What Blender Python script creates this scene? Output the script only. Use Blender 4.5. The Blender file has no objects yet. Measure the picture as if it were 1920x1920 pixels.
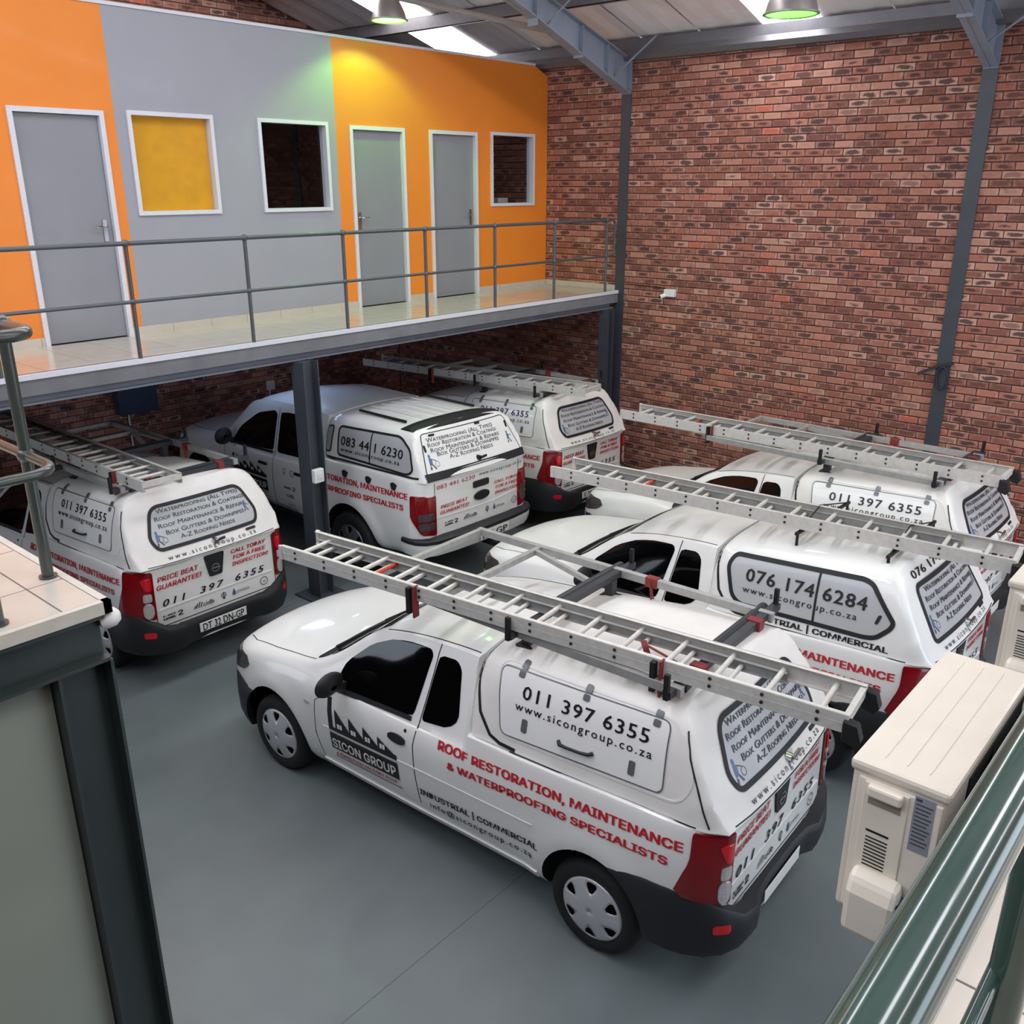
import bpy, bmesh, math, random
from mathutils import Vector, Matrix
from mathutils.bvhtree import BVHTree
random.seed(7)
sc = bpy.context.scene
COL = sc.collection
R = math.radians
# ---------------------------------------------------------------- camera
cd = bpy.data.cameras.new('camera'); cam = bpy.data.objects.new('camera', cd); COL.objects.link(cam)
cd.sensor_width = 36; cd.lens = 1721.277 / 1920 * 36; cd.clip_start = .02
YAW, PIT, ROL = .855419, .343656, -.000253
fw = Vector((math.sin(YAW)*math.cos(PIT), math.cos(YAW)*math.cos(PIT), -math.sin(PIT)))
rt = Vector((math.cos(YAW), -math.sin(YAW), 0)); dn = fw.cross(rt)
m = Matrix((rt, -dn, -fw)).transposed().to_4x4(); m.translation = Vector((-11.2712, -9.1064, 4.3075)); cam.matrix_world = m
sc.camera = cam
# ---------------------------------------------------------------- light: overcast sky through open doors and an added high opening, skylights in the roof
w = bpy.data.worlds.new('sky'); sc.world = w; w.use_nodes = True
bg = w.node_tree.nodes['Background']; bg.inputs[0].default_value = (.77, .87, 1.0, 1); bg.inputs[1].default_value = 3.4
SKYLIGHT = 11
sc.view_settings.view_transform = 'Standard'; sc.view_settings.look = 'None'; sc.view_settings.gamma = 1; sc.view_settings.exposure = .12
sc.cycles.use_denoising = True; sc.cycles.max_bounces = 8; sc.cycles.diffuse_bounces = 5; sc.cycles.glossy_bounces = 3
sc.cycles.sample_clamp_indirect = 6; sc.cycles.caustics_reflective = False; sc.cycles.caustics_refractive = False

# ---------------------------------------------------------------- materials
def lin(c):
    if isinstance(c, str): c = tuple(int(c[i:i+2], 16)/255 for i in (0, 2, 4))
    return tuple((v/12.92 if v <= .04045 else ((v+.055)/1.055)**2.4) for v in c) + (1,)
MATS = {}
def mat(name, col='808080', rough=.5, metal=0, coat=0, var=.06, scale=14, bump=0, emit=None, es=0, alpha=1, spec=.5):
    if name in MATS: return MATS[name]
    m = bpy.data.materials.new(name); m.use_nodes = True; nt = m.node_tree; b = nt.nodes['Principled BSDF']
    c = lin(col)
    b.inputs['Base Color'].default_value = c; b.inputs['Roughness'].default_value = rough; b.inputs['Metallic'].default_value = metal
    b.inputs['Coat Weight'].default_value = coat; b.inputs['Coat Roughness'].default_value = .06; b.inputs['Specular IOR Level'].default_value = spec
    tc = nt.nodes.new('ShaderNodeTexCoord'); no = nt.nodes.new('ShaderNodeTexNoise'); no.inputs['Scale'].default_value = scale; no.inputs['Detail'].default_value = 4
    nt.links.new(tc.outputs['Object'], no.inputs['Vector'])
    if var:
        mr = nt.nodes.new('ShaderNodeMapRange'); mr.inputs[1].default_value = .3; mr.inputs[2].default_value = .7; mr.inputs[3].default_value = 1-var; mr.inputs[4].default_value = 1+var
        nt.links.new(no.outputs[0], mr.inputs[0])
        mx = nt.nodes.new('ShaderNodeMix'); mx.data_type = 'RGBA'; mx.blend_type = 'MULTIPLY'; mx.inputs[0].default_value = 1; mx.inputs[6].default_value = c
        nt.links.new(mr.outputs[0], mx.inputs[7]); nt.links.new(mx.outputs[2], b.inputs['Base Color'])
    if bump:
        bp = nt.nodes.new('ShaderNodeBump'); bp.inputs['Strength'].default_value = bump; bp.inputs['Distance'].default_value = .01
        nt.links.new(no.outputs[0], bp.inputs['Height']); nt.links.new(bp.outputs[0], b.inputs['Normal'])
    if emit: b.inputs['Emission Color'].default_value = lin(emit); b.inputs['Emission Strength'].default_value = es
    MATS[name] = m; return m
WHITE = mat('white_car_paint', 'e9e8e4', .34, 0, .55, .012, 3)
DIRTY = mat('dusty_roof_paint', 'e3dfd9', .45, 0, .1, .05, 5)
BLKGL = mat('tinted_glass', '050506', .05, 0, 0, 0, spec=.35)
GREYF = mat('grey_window_film', 'b2b4b6', .3, 0, .3, .02, 3)
RUBBER = mat('black_rubber', '141416', .6, var=.05)
PLAST = mat('black_plastic', '1d1e21', .55, var=.08, bump=.05, scale=60)
TYRE = mat('tyre_rubber', '161617', .75, var=.08, bump=.1, scale=40)
SILV = mat('silver_hubcap', 'c6c8cc', .35, .35, .2, .03)
CHROME = mat('chrome', 'd5d5d8', .12, 1, var=0)
ALU = mat('ladder_aluminium', 'd6d2cb', .5, .3, var=.08, scale=22)
ALUD = mat('rack_aluminium', 'a3a29f', .5, .35, var=.12, scale=18)
STEELD = mat('dark_rack_steel', '3b3d41', .45, .4, var=.1)
REDL = mat('red_lamp_lens', '7d0b12', .14, 0, .4, .08)
REDB = mat('bright_red_lens', 'd01525', .12, 0, .6, .05)
CLEARL = mat('clear_lamp_lens', 'c9c4c4', .1, .3, .6, .15, 60)
DARKL = mat('smoked_lamp_lens', '55504f', .12, .3, .6, .15, 60)
REDT = mat('red_lettering', 'c0212b', .4, var=.02)
BLKT = mat('black_lettering', '131318', .4, var=0)
BLUET = mat('blue_print', '4d6c96', .4, var=.1)
GRYT = mat('grey_print', '4a4a50', .4, var=.05)
WHT = mat('white_lettering', 'f0efec', .4, var=0)
STRAP = mat('red_strap', '7c2a27', .7, var=.15)
PLATE = mat('plate_white', 'e2e2dd', .4, var=.02)
SEAM = mat('panel_gap', '1a1b1d', .6, var=0)
LOUV = mat('smoked_hinge', '6c6d70', .35, .3, var=.05)
STEEL = mat('blue_grey_steel', '41454c', .42, var=.09, scale=6, bump=.03)
STEELL = mat('light_grey_steel', '8b93a0', .45, var=.06, scale=5)
STEELG = mat('green_grey_steel', '2f3836', .4, 0, .2, .08, 5)
RAILM = mat('dark_grey_rail_paint', '4a5156', .35, 0, .3, .05)
RAILG = mat('green_rail_paint', '33473f', .16, 0, .4, .06, 8)
ORANGE = mat('orange_paint', 'f08a2c', .5, 0, .05, .025, 2)
GREYP = mat('grey_paint', 'a1a1a9', .5, 0, .05, .02, 2)
WTRIM = mat('white_trim', 'dcdce2', .4, var=.02)
DOORG = mat('grey_door', '8d8e94', .42, 0, .1, .03, 3)
TILE = mat('beige_tile', 'c9c1b4', .22, 0, .35, .04, 5)
GROUT = mat('tile_grout', '76695f', .8)
CONC = mat('concrete', '77787a', .8, var=.12, scale=4)
MORTAR = mat('brick_mortar', '5b3a34', .9, var=.15, scale=30)
CREAM = mat('cream_metal', 'd8cfbf', .42, 0, .1, .03, 6)
CREAMP = mat('cream_plastic', 'e6dccb', .45, 0, .1, .02)
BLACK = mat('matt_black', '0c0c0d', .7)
ROOFS = mat('roof_sheet_underside', 'fbf5f4', .6, var=.05, scale=3)
SKYM = mat('skylight_sheet', 'f4f6fa', .5, emit='f6f8ff', es=SKYLIGHT, var=0)
WPLAS = mat('white_plastic', 'e6e5e2', .4, var=.02)
BLUEB = mat('navy_box_paint', '27344f', .5, var=.05)
PANELG = mat('pale_green_panel', '8b9185', .55, 0, .05, .05, 2)

# ---------------------------------------------------------------- mesh helpers
def link(o, parent=None):
    COL.objects.link(o)
    if parent: o.parent = parent
    return o
class MB:
    def __init__(s): s.v = []; s.f = []; s.m = []
    def add(s, vs, fs, mi=0):
        n = len(s.v); s.v += [tuple(p) for p in vs]; s.f += [tuple(i+n for i in f) for f in fs]; s.m += [mi]*len(fs); return s
    def box(s, a, b, mi=0):
        (x0, y0, z0), (x1, y1, z1) = [[min(a[i], b[i]) for i in range(3)], [max(a[i], b[i]) for i in range(3)]]
        return s.add([(x0,y0,z0),(x1,y0,z0),(x1,y1,z0),(x0,y1,z0),(x0,y0,z1),(x1,y0,z1),(x1,y1,z1),(x0,y1,z1)],
                     [(3,2,1,0),(4,5,6,7),(0,1,5,4),(1,2,6,5),(2,3,7,6),(3,0,4,7)], mi)
    def bar(s, p, q, wx, wy, up=(0,0,1), mi=0):
        p, q = Vector(p), Vector(q); d = (q-p).normalized(); a = d.cross(Vector(up))
        if a.length < 1e-4: a = d.cross(Vector((0,1,0)))
        a.normalize(); b = a.cross(d); a *= wx/2; b *= wy/2
        return s.add([p-a-b, p+a-b, p+a+b, p-a+b, q-a-b, q+a-b, q+a+b, q-a+b], [(3,2,1,0),(4,5,6,7),(0,1,5,4),(1,2,6,5),(2,3,7,6),(3,0,4,7)], mi)
    def prism(s, poly, d, mi=0):          # poly: 3d points, extruded by vector d
        n = len(poly); P = [Vector(p) for p in poly]; D = Vector(d)
        nv = Vector((0,0,0))
        for i in range(n): nv += P[i].cross(P[(i+1) % n])
        if nv.dot(D) > 0: P.reverse()
        return s.add(P+[p+D for p in P], [tuple(range(n)), tuple(range(2*n-1, n-1, -1))]+[(i, n+i, n+(i+1) % n, (i+1) % n) for i in range(n)], mi)
    def tube(s, path, r, n=10, mi=0, closed=False):
        P = [Vector(p) for p in path]; rings = []; up = None
        for i, p in enumerate(P):
            d = (P[min(i+1, len(P)-1)]-P[max(i-1, 0)]).normalized()
            if up is None: up = d.orthogonal().normalized()
            up = (up-d*up.dot(d)).normalized(); b = d.cross(up)
            rr = r[i] if isinstance(r, (list, tuple)) else r
            rings.append([p+(up*math.cos(2*math.pi*k/n)+b*math.sin(2*math.pi*k/n))*rr for k in range(n)])
        vs = [v for g in rings for v in g]; fs = []
        for i in range(len(P)-1):
            for k in range(n): fs.append((i*n+k, i*n+(k+1) % n, (i+1)*n+(k+1) % n, (i+1)*n+k))
        fs += [tuple(range(n))[::-1], tuple(range((len(P)-1)*n, len(P)*n))]
        return s.add(vs, fs, mi)
    def lathe(s, prof, o, ax, n=32, mi=0):  # prof: (radius, along axis)
        o = Vector(o); ax = Vector(ax).normalized(); u = ax.orthogonal().normalized(); b = ax.cross(u); vs = []; fs = []
        for r, h in prof:
            vs += [o+ax*h+(u*math.cos(2*math.pi*k/n)+b*math.sin(2*math.pi*k/n))*r for k in range(n)]
        for i in range(len(prof)-1):
            for k in range(n): fs.append((i*n+k, i*n+(k+1) % n, (i+1)*n+(k+1) % n, (i+1)*n+k))
        return s.add(vs, fs, mi)
    def mesh(s, name, mats, smooth=0):
        me = bpy.data.meshes.new(name); me.from_pydata(s.v, [], s.f)
        for m in (mats if isinstance(mats, (list, tuple)) else [mats]): me.materials.append(m)
        me.polygons.foreach_set('material_index', s.m)
        if smooth:
            me.polygons.foreach_set('use_smooth', [True]*len(me.polygons)); me.update(); me.set_sharp_from_angle(angle=R(smooth))
        me.update(); return me
    def build(s, name, mats, parent=None, smooth=0, bevel=0):
        o = link(bpy.data.objects.new(name, s.mesh(name, mats, smooth)), parent)
        if bevel:
            b = o.modifiers.new('bevel', 'BEVEL'); b.width = bevel; b.segments = 2; b.limit_method = 'ANGLE'; b.angle_limit = R(40)
        return o
def tag(o, label=None, cat=None, group=None, kind=None):
    for k, v in (('label', label), ('category', cat), ('group', group), ('kind', kind)):
        if v: o[k] = v
    return o
def empty(name, loc=(0,0,0), rz=0, **k):
    o = bpy.data.objects.new(name, None); o.location = loc; o.rotation_euler = (0,0,rz); o.empty_display_size = .1; link(o); return tag(o, **k)
def copy_tree(o, parent=None):
    c = o.copy(); link(c, parent)
    for ch in list(o.children): copy_tree(ch, c)
    return c
def ibeam(mb, p, q, h, b, tf=.012, tw=.008, up=(0,0,1)):
    p, q, u = Vector(p), Vector(q), Vector(up)
    mb.bar(p+u*(h/2-tf/2), q+u*(h/2-tf/2), b, tf, up); mb.bar(p-u*(h/2-tf/2), q-u*(h/2-tf/2), b, tf, up); mb.bar(p, q, tw, h-2*tf, up); return mb
GROT = None
try: GROT = bpy.data.fonts.load(bpy.utils.system_resource('DATAFILES', path='fonts') + '/Inter.woff2')
except Exception: GROT = None
def text_mesh(txt, size, bold=0, shear=0, smallcaps=False, spacing=1, xscale=1, grot=False):
    cu = bpy.data.curves.new('t', 'FONT'); cu.body = txt; cu.size = size; cu.shear = shear; cu.space_character = spacing; cu.resolution_u = 2
    if grot and GROT: cu.font = GROT
    if smallcaps:
        cu.small_caps_scale = .78
        for i, ch in enumerate(txt): cu.body_format[i].use_small_caps = True
    o = bpy.data.objects.new('t', cu); COL.objects.link(o)
    dg = bpy.context.evaluated_depsgraph_get(); me = bpy.data.meshes.new_from_object(o.evaluated_get(dg))
    v0 = [(v.co.x*xscale, v.co.y) for v in me.vertices]; f0 = [tuple(p.vertices) for p in me.polygons]; vs = []; fs = []
    d = bold*size
    for dx, dy in (((0, 0),) if not d else ((-d, d*.5), (d, d*.5), (-d, -d*.5), (d, -d*.5), (0, 0))):
        n = len(vs); vs += [(x+dx, y+dy) for x, y in v0]; fs += [tuple(i+n for i in f) for f in f0]
    bpy.data.objects.remove(o); bpy.data.curves.remove(cu); bpy.data.meshes.remove(me)
    return vs, fs, len(v0)
# ================================================================ STRUCTURE
HM = 2.844; YB = 3.4; Z0 = 5.774; PITCH = .0863
def roofz(x): return 6.10-.29*x
# ---- bricks
def brick_material():
    m = bpy.data.materials.new('clinker_brick'); m.use_nodes = True; nt = m.node_tree; N = nt.nodes; L = nt.links; b = N['Principled BSDF']
    def nd(t, **k):
        n = N.new(t)
        for a, v in k.items(): setattr(n, a, v)
        return n
    def math_(op, a, c=None, clamp=False):
        n = nd('ShaderNodeMath', operation=op, use_clamp=clamp)
        for i, v in enumerate((a, c)):
            if v is None: continue
            if isinstance(v, (int, float)): n.inputs[i].default_value = v
            else: L.new(v, n.inputs[i])
        return n.outputs[0]
    at = nd('ShaderNodeAttribute', attribute_name='bk'); sp = nd('ShaderNodeSeparateXYZ'); L.new(at.outputs['Vector'], sp.inputs[0])
    u, v, r = sp.outputs
    geo = nd('ShaderNodeNewGeometry'); n1 = nd('ShaderNodeTexNoise'); n1.inputs['Scale'].default_value = 26; n1.inputs['Detail'].default_value = 5; L.new(geo.outputs['Position'], n1.inputs[0])
    n2 = nd('ShaderNodeTexNoise'); n2.inputs['Scale'].default_value = 9; n2.inputs['Detail'].default_value = 3; L.new(geo.outputs['Position'], n2.inputs[0])
    n3 = nd('ShaderNodeTexNoise'); n3.inputs['Scale'].default_value = 90; n3.inputs['Detail'].default_value = 3; L.new(geo.outputs['Position'], n3.inputs[0])
    ramp = nd('ShaderNodeValToRGB'); e = ramp.color_ramp.elements
    cols = [(0, '7a4a3e'), (.2, '8e5848'), (.42, 'a06350'), (.62, 'a86c59'), (.85, 'b37b67'), (.96, 'c69884'), (1, 'b55c42')]
    e[0].position, e[0].color = cols[0][0], lin(cols[0][1]); e[1].position, e[1].color = 1, lin(cols[-1][1])
    for p, c in cols[1:-1]: x = e.new(p); x.color = lin(c)
    L.new(r, ramp.inputs[0])
    r2 = math_('FRACT', math_('MULTIPLY', r, 7.131)); r3 = math_('FRACT', math_('MULTIPLY', r, 23.77))
    # flashed dark centre
    du = math_('ADD', u, math_('MULTIPLY', math_('SUBTRACT', n1.outputs[0], .5), 1.1)); dv = math_('ADD', v, math_('MULTIPLY', math_('SUBTRACT', n2.outputs[0], .5), 1.6))
    d = math_('SQRT', math_('ADD', math_('MULTIPLY', du, du), math_('MULTIPLY', dv, dv)))
    lim = math_('ADD', math_('MULTIPLY', r3, .55), .5)
    dark = math_('MULTIPLY', math_('MULTIPLY', math_('SUBTRACT', lim, d), 3.4, True), math_('MULTIPLY', math_('SUBTRACT', r2, .35), 3, True))
    m1 = nd('ShaderNodeMix', data_type='RGBA'); L.new(math_('MULTIPLY', dark, .9), m1.inputs[0]); L.new(ramp.outputs[0], m1.inputs[6]); m1.inputs[7].default_value = lin('4c3735')
    # pale chalky rim
    edge = math_('MAXIMUM', math_('ABSOLUTE', u), math_('ABSOLUTE', v))
    rim = math_('MULTIPLY', math_('MULTIPLY', math_('SUBTRACT', edge, .62), 2.4, True), math_('MULTIPLY', math_('SUBTRACT', n1.outputs[0], .36), 3.2, True), True)
    m2 = nd('ShaderNodeMix', data_type='RGBA'); L.new(math_('MULTIPLY', rim, math_('ADD', math_('MULTIPLY', r3, .6), .25)), m2.inputs[0]); L.new(m1.outputs[2], m2.inputs[6]); m2.inputs[7].default_value = lin('d8b4a6')
    sm = math_('MULTIPLY', math_('SUBTRACT', n2.outputs[0], .56), 4, True)
    m3 = nd('ShaderNodeMix', data_type='RGBA'); L.new(math_('MULTIPLY', sm, .8), m3.inputs[0]); L.new(m2.outputs[2], m3.inputs[6]); m3.inputs[7].default_value = lin('62423b')
    L.new(m3.outputs[2], b.inputs['Base Color']); b.inputs['Roughness'].default_value = .85
    bp = nd('ShaderNodeBump'); bp.inputs['Strength'].default_value = .35; bp.inputs['Distance'].default_value = .006; L.new(n3.outputs[0], bp.inputs['Height']); L.new(bp.outputs[0], b.inputs['Normal'])
    return m
BRICK = brick_material()
BF = [(0,1,2,3),(4,5,1,0),(5,6,2,1),(6,7,3,2),(7,4,0,3),(8,9,5,4),(9,10,6,5),(10,11,7,6),(11,8,4,7)]
def brick_verts(Lh, H=.0365, dep=.02, be=.005):   # local x length, z height, front at y=0 facing -y
    a, c = Lh-be, H-be
    return [(-a,0,-c),(a,0,-c),(a,0,c),(-a,0,c),(-Lh,be,-H),(Lh,be,-H),(Lh,be,H),(-Lh,be,H),(-Lh,dep,-H),(Lh,dep,-H),(Lh,dep,H),(-Lh,dep,H)]
def battr(me, data):
    a = me.attributes.new('bk', 'FLOAT_VECTOR', 'POINT'); a.data.foreach_set('vector', [c for v in data for c in v])
BUV = [(-.95,-.9),(.95,-.9),(.95,.9),(-.95,.9),(-1,-1),(1,-1),(1,1),(-1,1),(-1,-1),(1,-1),(1,1),(-1,1)]
VAR = {}
def brick_variant(Lh):
    k = (round(Lh, 4), random.randrange(24))
    if k not in VAR:
        me = bpy.data.meshes.new('brick'); me.from_pydata(brick_verts(Lh), [], BF); me.materials.append(BRICK); q = random.random(); battr(me, [(a, b, q) for a, b in BUV]); VAR[k] = me
    return VAR[k]
def bricks(parent, to_world, rotz, u0, u1, rows, ncells, score, keep=lambda u, z: True):
    """running-bond bricks; the 300 that show largest are objects, the rest one mesh"""
    BL = .2345; cells = []
    for row in rows:
        z = Z0-PITCH*row; u = u0-(BL/2 if row % 2 else 0)
        while u < u1:
            a, b = max(u, u0), min(u+BL, u1)
            if b-a > .06 and keep((a+b)/2, z): cells.append((score((a+b)/2, z), (a+b)/2, z, (b-a-.0095)/2))
            u += BL
    cells.sort(reverse=True); vs = []; fs = []; at = []
    for i, (s, u, z, Lh) in enumerate(cells):
        p = to_world(u, z); off = random.uniform(-.0025, .0025)
        if i < ncells and s > 0:
            o = link(bpy.data.objects.new('brick', brick_variant(Lh)), parent); o.location = p; o.rotation_euler = (random.uniform(-.01, .01), 0, rotz)
        else:
            n = len(vs); q = random.random(); M = Matrix.Translation(p) @ Matrix.Rotation(rotz, 4, 'Z')
            vs += [tuple(M @ Vector((x, y+off, z2))) for x, y, z2 in brick_verts(Lh)]; fs += [tuple(k+n for k in f) for f in BF]; at += [(a, b, q) for a, b in BUV]
    me = bpy.data.meshes.new('brickwork'); me.from_pydata(vs, [], fs); me.materials.append(BRICK); battr(me, at)
    tag(link(bpy.data.objects.new('brickwork', me), parent), kind='stuff')
CAMP = cam.matrix_world.translation
def in_view(p):
    q = cam.matrix_world.inverted() @ p
    if q.z > -.5: return 0
    x, y = q.x/-q.z*1721.3, q.y/-q.z*1721.3
    return 1/(-q.z) if abs(x) < 960 and abs(y) < 960 else 0
wr = MB().box((.012, -13, 0), (.22, YB+.2, 6.05)).build('wall_right', MORTAR); tag(wr, kind='structure')
bricks(wr, lambda u, z: Vector((0, -u, z)), -R(90), -YB, 10.5, range(-1, 67), 300, lambda u, z: in_view(Vector((0, -u, z))) if z > 2.2 and -u < -1.6 else 0)
wb = MB().box((-13, YB+.012, 0), (0, YB+.2, 9.6)).build('wall_back', MORTAR); tag(wb, kind='structure')
bricks(wb, lambda u, z: Vector((u, YB, z)), 0, -12.5, -.01, list(range(37, 67))+list(range(-32, -1)), 300, lambda u, z: in_view(Vector((u, YB, z))) if 1.2 < z < 2.6 and -8 < u < -.3 else 0, lambda u, z: z < roofz(u)-.02)
# ---- ground floor
def floor_material():
    m = bpy.data.materials.new('grey_epoxy_floor'); m.use_nodes = True; nt = m.node_tree; N = nt.nodes; L = nt.links; b = N['Principled BSDF']
    tc = N.new('ShaderNodeTexCoord'); n1 = N.new('ShaderNodeTexNoise'); n1.inputs['Scale'].default_value = .8; n1.inputs['Detail'].default_value = 6; n2 = N.new('ShaderNodeTexNoise'); n2.inputs['Scale'].default_value = 5; n2.inputs['Detail'].default_value = 2
    for n in (n1, n2): L.new(tc.outputs['Object'], n.inputs[0])
    r = N.new('ShaderNodeValToRGB'); r.color_ramp.elements[0].position = .3; r.color_ramp.elements[0].color = lin('656d6e'); r.color_ramp.elements[1].position = .75; r.color_ramp.elements[1].color = lin('7b8384'); L.new(n1.outputs[0], r.inputs[0])
    mr = N.new('ShaderNodeMapRange'); mr.inputs[1].default_value = .3; mr.inputs[2].default_value = .7; mr.inputs[3].default_value = .31; mr.inputs[4].default_value = .36; L.new(n2.outputs[0], mr.inputs[0]); L.new(mr.outputs[0], b.inputs['Roughness'])
    v = N.new('ShaderNodeTexNoise'); v.inputs['Scale'].default_value = 1.6; v.inputs['Detail'].default_value = 8; L.new(tc.outputs['Object'], v.inputs[0])
    gt = N.new('ShaderNodeMapRange'); gt.inputs[1].default_value = .62; gt.inputs[2].default_value = .85; gt.inputs[3].default_value = 0; gt.inputs[4].default_value = .0; L.new(v.outputs[0], gt.inputs[0])
    mx = N.new('ShaderNodeMix'); mx.data_type = 'RGBA'; L.new(gt.outputs[0], mx.inputs[0]); L.new(r.outputs[0], mx.inputs[6]); mx.inputs[7].default_value = lin('50565a'); L.new(mx.outputs[2], b.inputs['Base Color'])
    return m
fl = tag(MB().box((-16, -14, -.2), (.2, YB+.2, 0)).build('floor', floor_material()), kind='structure')
for y in (-10.5, -5.935, -1.36): MB().box((-12.9, y-.0025, -.01), (-.02, y+.0025, .0006)).build('floor_joint', mat('joint_filler', '565d60', .7), fl)
# ---- remaining shell: unseen walls, roller-door bays; high side opening added for fill light
def wall_grid(name, us, zs, holes, f, mats, mi=lambda u: 0):
    mb = MB()
    for i in range(len(us)-1):
        for j in range(len(zs)-1):
            u, z = (us[i]+us[i+1])/2, (zs[j]+zs[j+1])/2
            if any(a < u < b and c < z < d for a, b, c, d in holes): continue
            mb.box(*f(us[i], us[i+1], zs[j], zs[j+1]), mi=mi(u))
    return tag(mb.build(name, mats), kind='structure')
PLASTER = mat('plain_brown_wall', '74554b', .8, var=.12, scale=6)
wall_grid('wall_left', [-14, -10, .8, 3.2, YB+.2], [0, .3, 2.5, 5.2, 8.6, 10.2], [(.8, 3.2, .3, 2.5), (-10, 3.2, 5.2, 8.6)], lambda a, b, c, d: ((-13.2, a, c), (-13, b, d)), PLASTER)
wall_grid('wall_front', [-13, -7.4, -.8, .2], [0, 4.6, 10.2], [(-7.4, -.8, 0, 4.6)], lambda a, b, c, d: ((a, -14, c), (b, -13.8, d)), PLASTER)
# ---- roof: sheets, skylights, purlins
ceil = empty('ceiling', (0, 0, 0), kind='structure')
SKY = [(-14, -13.3), (-10.7, -10.0), (-4.0, -3.3), (1.02, 1.86)]  # nearer strip behind the camera is unseen, shifted there to keep fill light
ys = sorted({-14, YB+.2, *[a for s in SKY for a in s]}); cuts = []
for a, b in zip(ys[:-1], ys[1:]):
    if any(abs(a-s[0]) < 1e-6 for s in SKY): cuts.append((a, b, 1)); continue
    n = max(1, round((b-a)/.92)); cuts += [(a+(b-a)*k/n, a+(b-a)*(k+1)/n, 0) for k in range(n)]
for a, b, s in cuts:
    for x0, x1 in ((.2, -6.2), (-6.2, -13)):
        mb = MB(); P = []
        n = max(2, round((b-a)/.17)); g = .0015
        for k in range(n+1):
            y = a+g+(b-a-2*g)*k/n; h = .012 if (k % 2 and not s) else 0
            P += [(x0, y, roofz(x0)+h), (x1, y, roofz(x1)+h)]
        mb.add(P, [(2*k, 2*k+1, 2*k+3, 2*k+2) for k in range(n)])
        mb.build('skylight_sheet' if s else 'roof_sheet', SKYM if s else ROOFS, ceil)
mb = MB(); mb.add([(.2, -14, roofz(.2)+.05), (-13, -14, roofz(-13)+.05), (-13, YB+.2, roofz(-13)+.05), (.2, YB+.2, roofz(.2)+.05)], [(0, 1, 2, 3)]); mb.build('roof_backing', ROOFS, ceil)
for k, x in enumerate((-1.32, -2.75, -4.2, -5.65, -7.1, -8.5)):
    mb = MB(); z = roofz(x); mb.box((x-.03, -13.8, z-.17), (x-.022, YB, z-.005)); mb.box((x-.03, -13.8, z-.17), (x+.03, YB, z-.162)); mb.box((x-.03, -13.8, z-.012), (x+.03, YB, z-.005))
    mb.build('purlin', mat('purlin_steel', '6f6a6b', .5, .2, var=.08), ceil)
# eave beam along the brick wall
mb = MB(); mb.prism([(.02, 0, 5.84), (-.10, 0, 5.84), (-.14, 0, 5.90), (-.10, 0, 5.97), (-.10, 0, 6.09), (.02, 0, 6.09)], (0, YB+13.8, 0))
mb.v = [(x, y-13.8, z) for x, y, z in mb.v]
tag(mb.build('eave_beam', mat('eave_steel', '6c6a6d', .4, .3, var=.05)), 'long folded grey steel eave beam along top of the brick wall', 'beam')
# rafters on the wall columns
def rafter(y, label):
    t = empty('roof_rafter', (0, y, 0), label=label, cat='rafter', group='sloping roof rafters'); b = .075
    top = [(0, 5.86), (-1.75, 6.37), (-12.9, 5.86+.29*12.9)]; bot = [(0, 5.44), (-2.15, 6.18), (-12.9, 5.62+.29*12.9)]
    w = MB(); w.prism([(x, -.004, z) for x, z in top]+[(x, -.004, z) for x, z in bot[::-1]], (0, .008, 0)); w.build('web', STEELL, t)
    for nm, pl, s in (('bottom_flange', bot, 1), ('top_flange', top, -1)):
        f = MB()
        for (x0, z0), (x1, z1) in zip(pl[:-1], pl[1:]): f.prism([(x0, -b, z0), (x1, -b, z1), (x1, -b, z1+.014*s), (x0, -b, z0+.014*s)], (0, 2*b, 0))
        f.build(nm, STEELL, t)
    g = MB(); g.box((-.02, -b, 5.44), (0, b, 5.86)); g.build('end_plate', STEELL, t)
    for x in (-.55, -1.1, -2.0):
        f = MB(); z = 5.62+.29*-x; f.box((x-.005, -b, z-.15), (x+.005, b, z+.21)); f.build('stiffener', STEELL, t)
    for x0, yo in ((-.32, -.62), (-1.75, -.62)):
        f = MB(); z0 = 5.55+.31*-x0; f.tube([(x0, -.02, z0), (x0+.02, yo, z0+.42)], .012, 8); f.build('fly_brace', STEELL, t)
    return t
rafter(-1.37, 'grey roof rafter meeting the wall column beside the mezzanine'); rafter(-5.94, 'grey roof rafter meeting the wall column far right')
mb = MB(); mb.tube([(-.55, -1.2, 6.05), (-7.2, 3.0, 7.2)], .035, 10); tag(mb.build('roof_brace_tube', mat('brace_paint', 'a59a92', .5), smooth=50), 'pale diagonal steel brace tube under the roof behind lamp', 'brace')
# wall columns
def hcol(name, x, y, w, d, z0, z1, label, m=STEEL, turn=False, plate=0):
    t = empty(name, (x, y, z0), label=label, cat='column'); h = z1-z0
    if turn: parts = [((-w/2, -d/2), (-w/2+.012, d/2)), ((w/2-.012, -d/2), (w/2, d/2))]; web = ((-w/2+.012, -.005), (w/2-.012, .005))
    else: parts = [((-w/2, -d/2), (w/2, -d/2+.012)), ((-w/2, d/2-.012), (w/2, d/2))]; web = ((-.005, -d/2+.012), (.005, d/2-.012))
    for (a, b) in parts: MB().box((*a, 0), (*b, h)).build('flange', m, t)
    MB().box((*web[0], 0), (*web[1], h)).build('web', m, t)
    if plate: MB().box((-plate/2, -plate/2, 0), (plate/2, plate/2, .02)).build('base_plate', m, t)
    return t
hcol('steel_column', .056, -1.375, .14, .155, 0, 5.44, 'dark steel wall column at the mezzanine corner on brick wall', turn=True)
hcol('steel_column', .061, -5.94, .15, .16, 0, 5.44, 'blue-grey steel wall column at far right of brick wall', turn=True)
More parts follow.
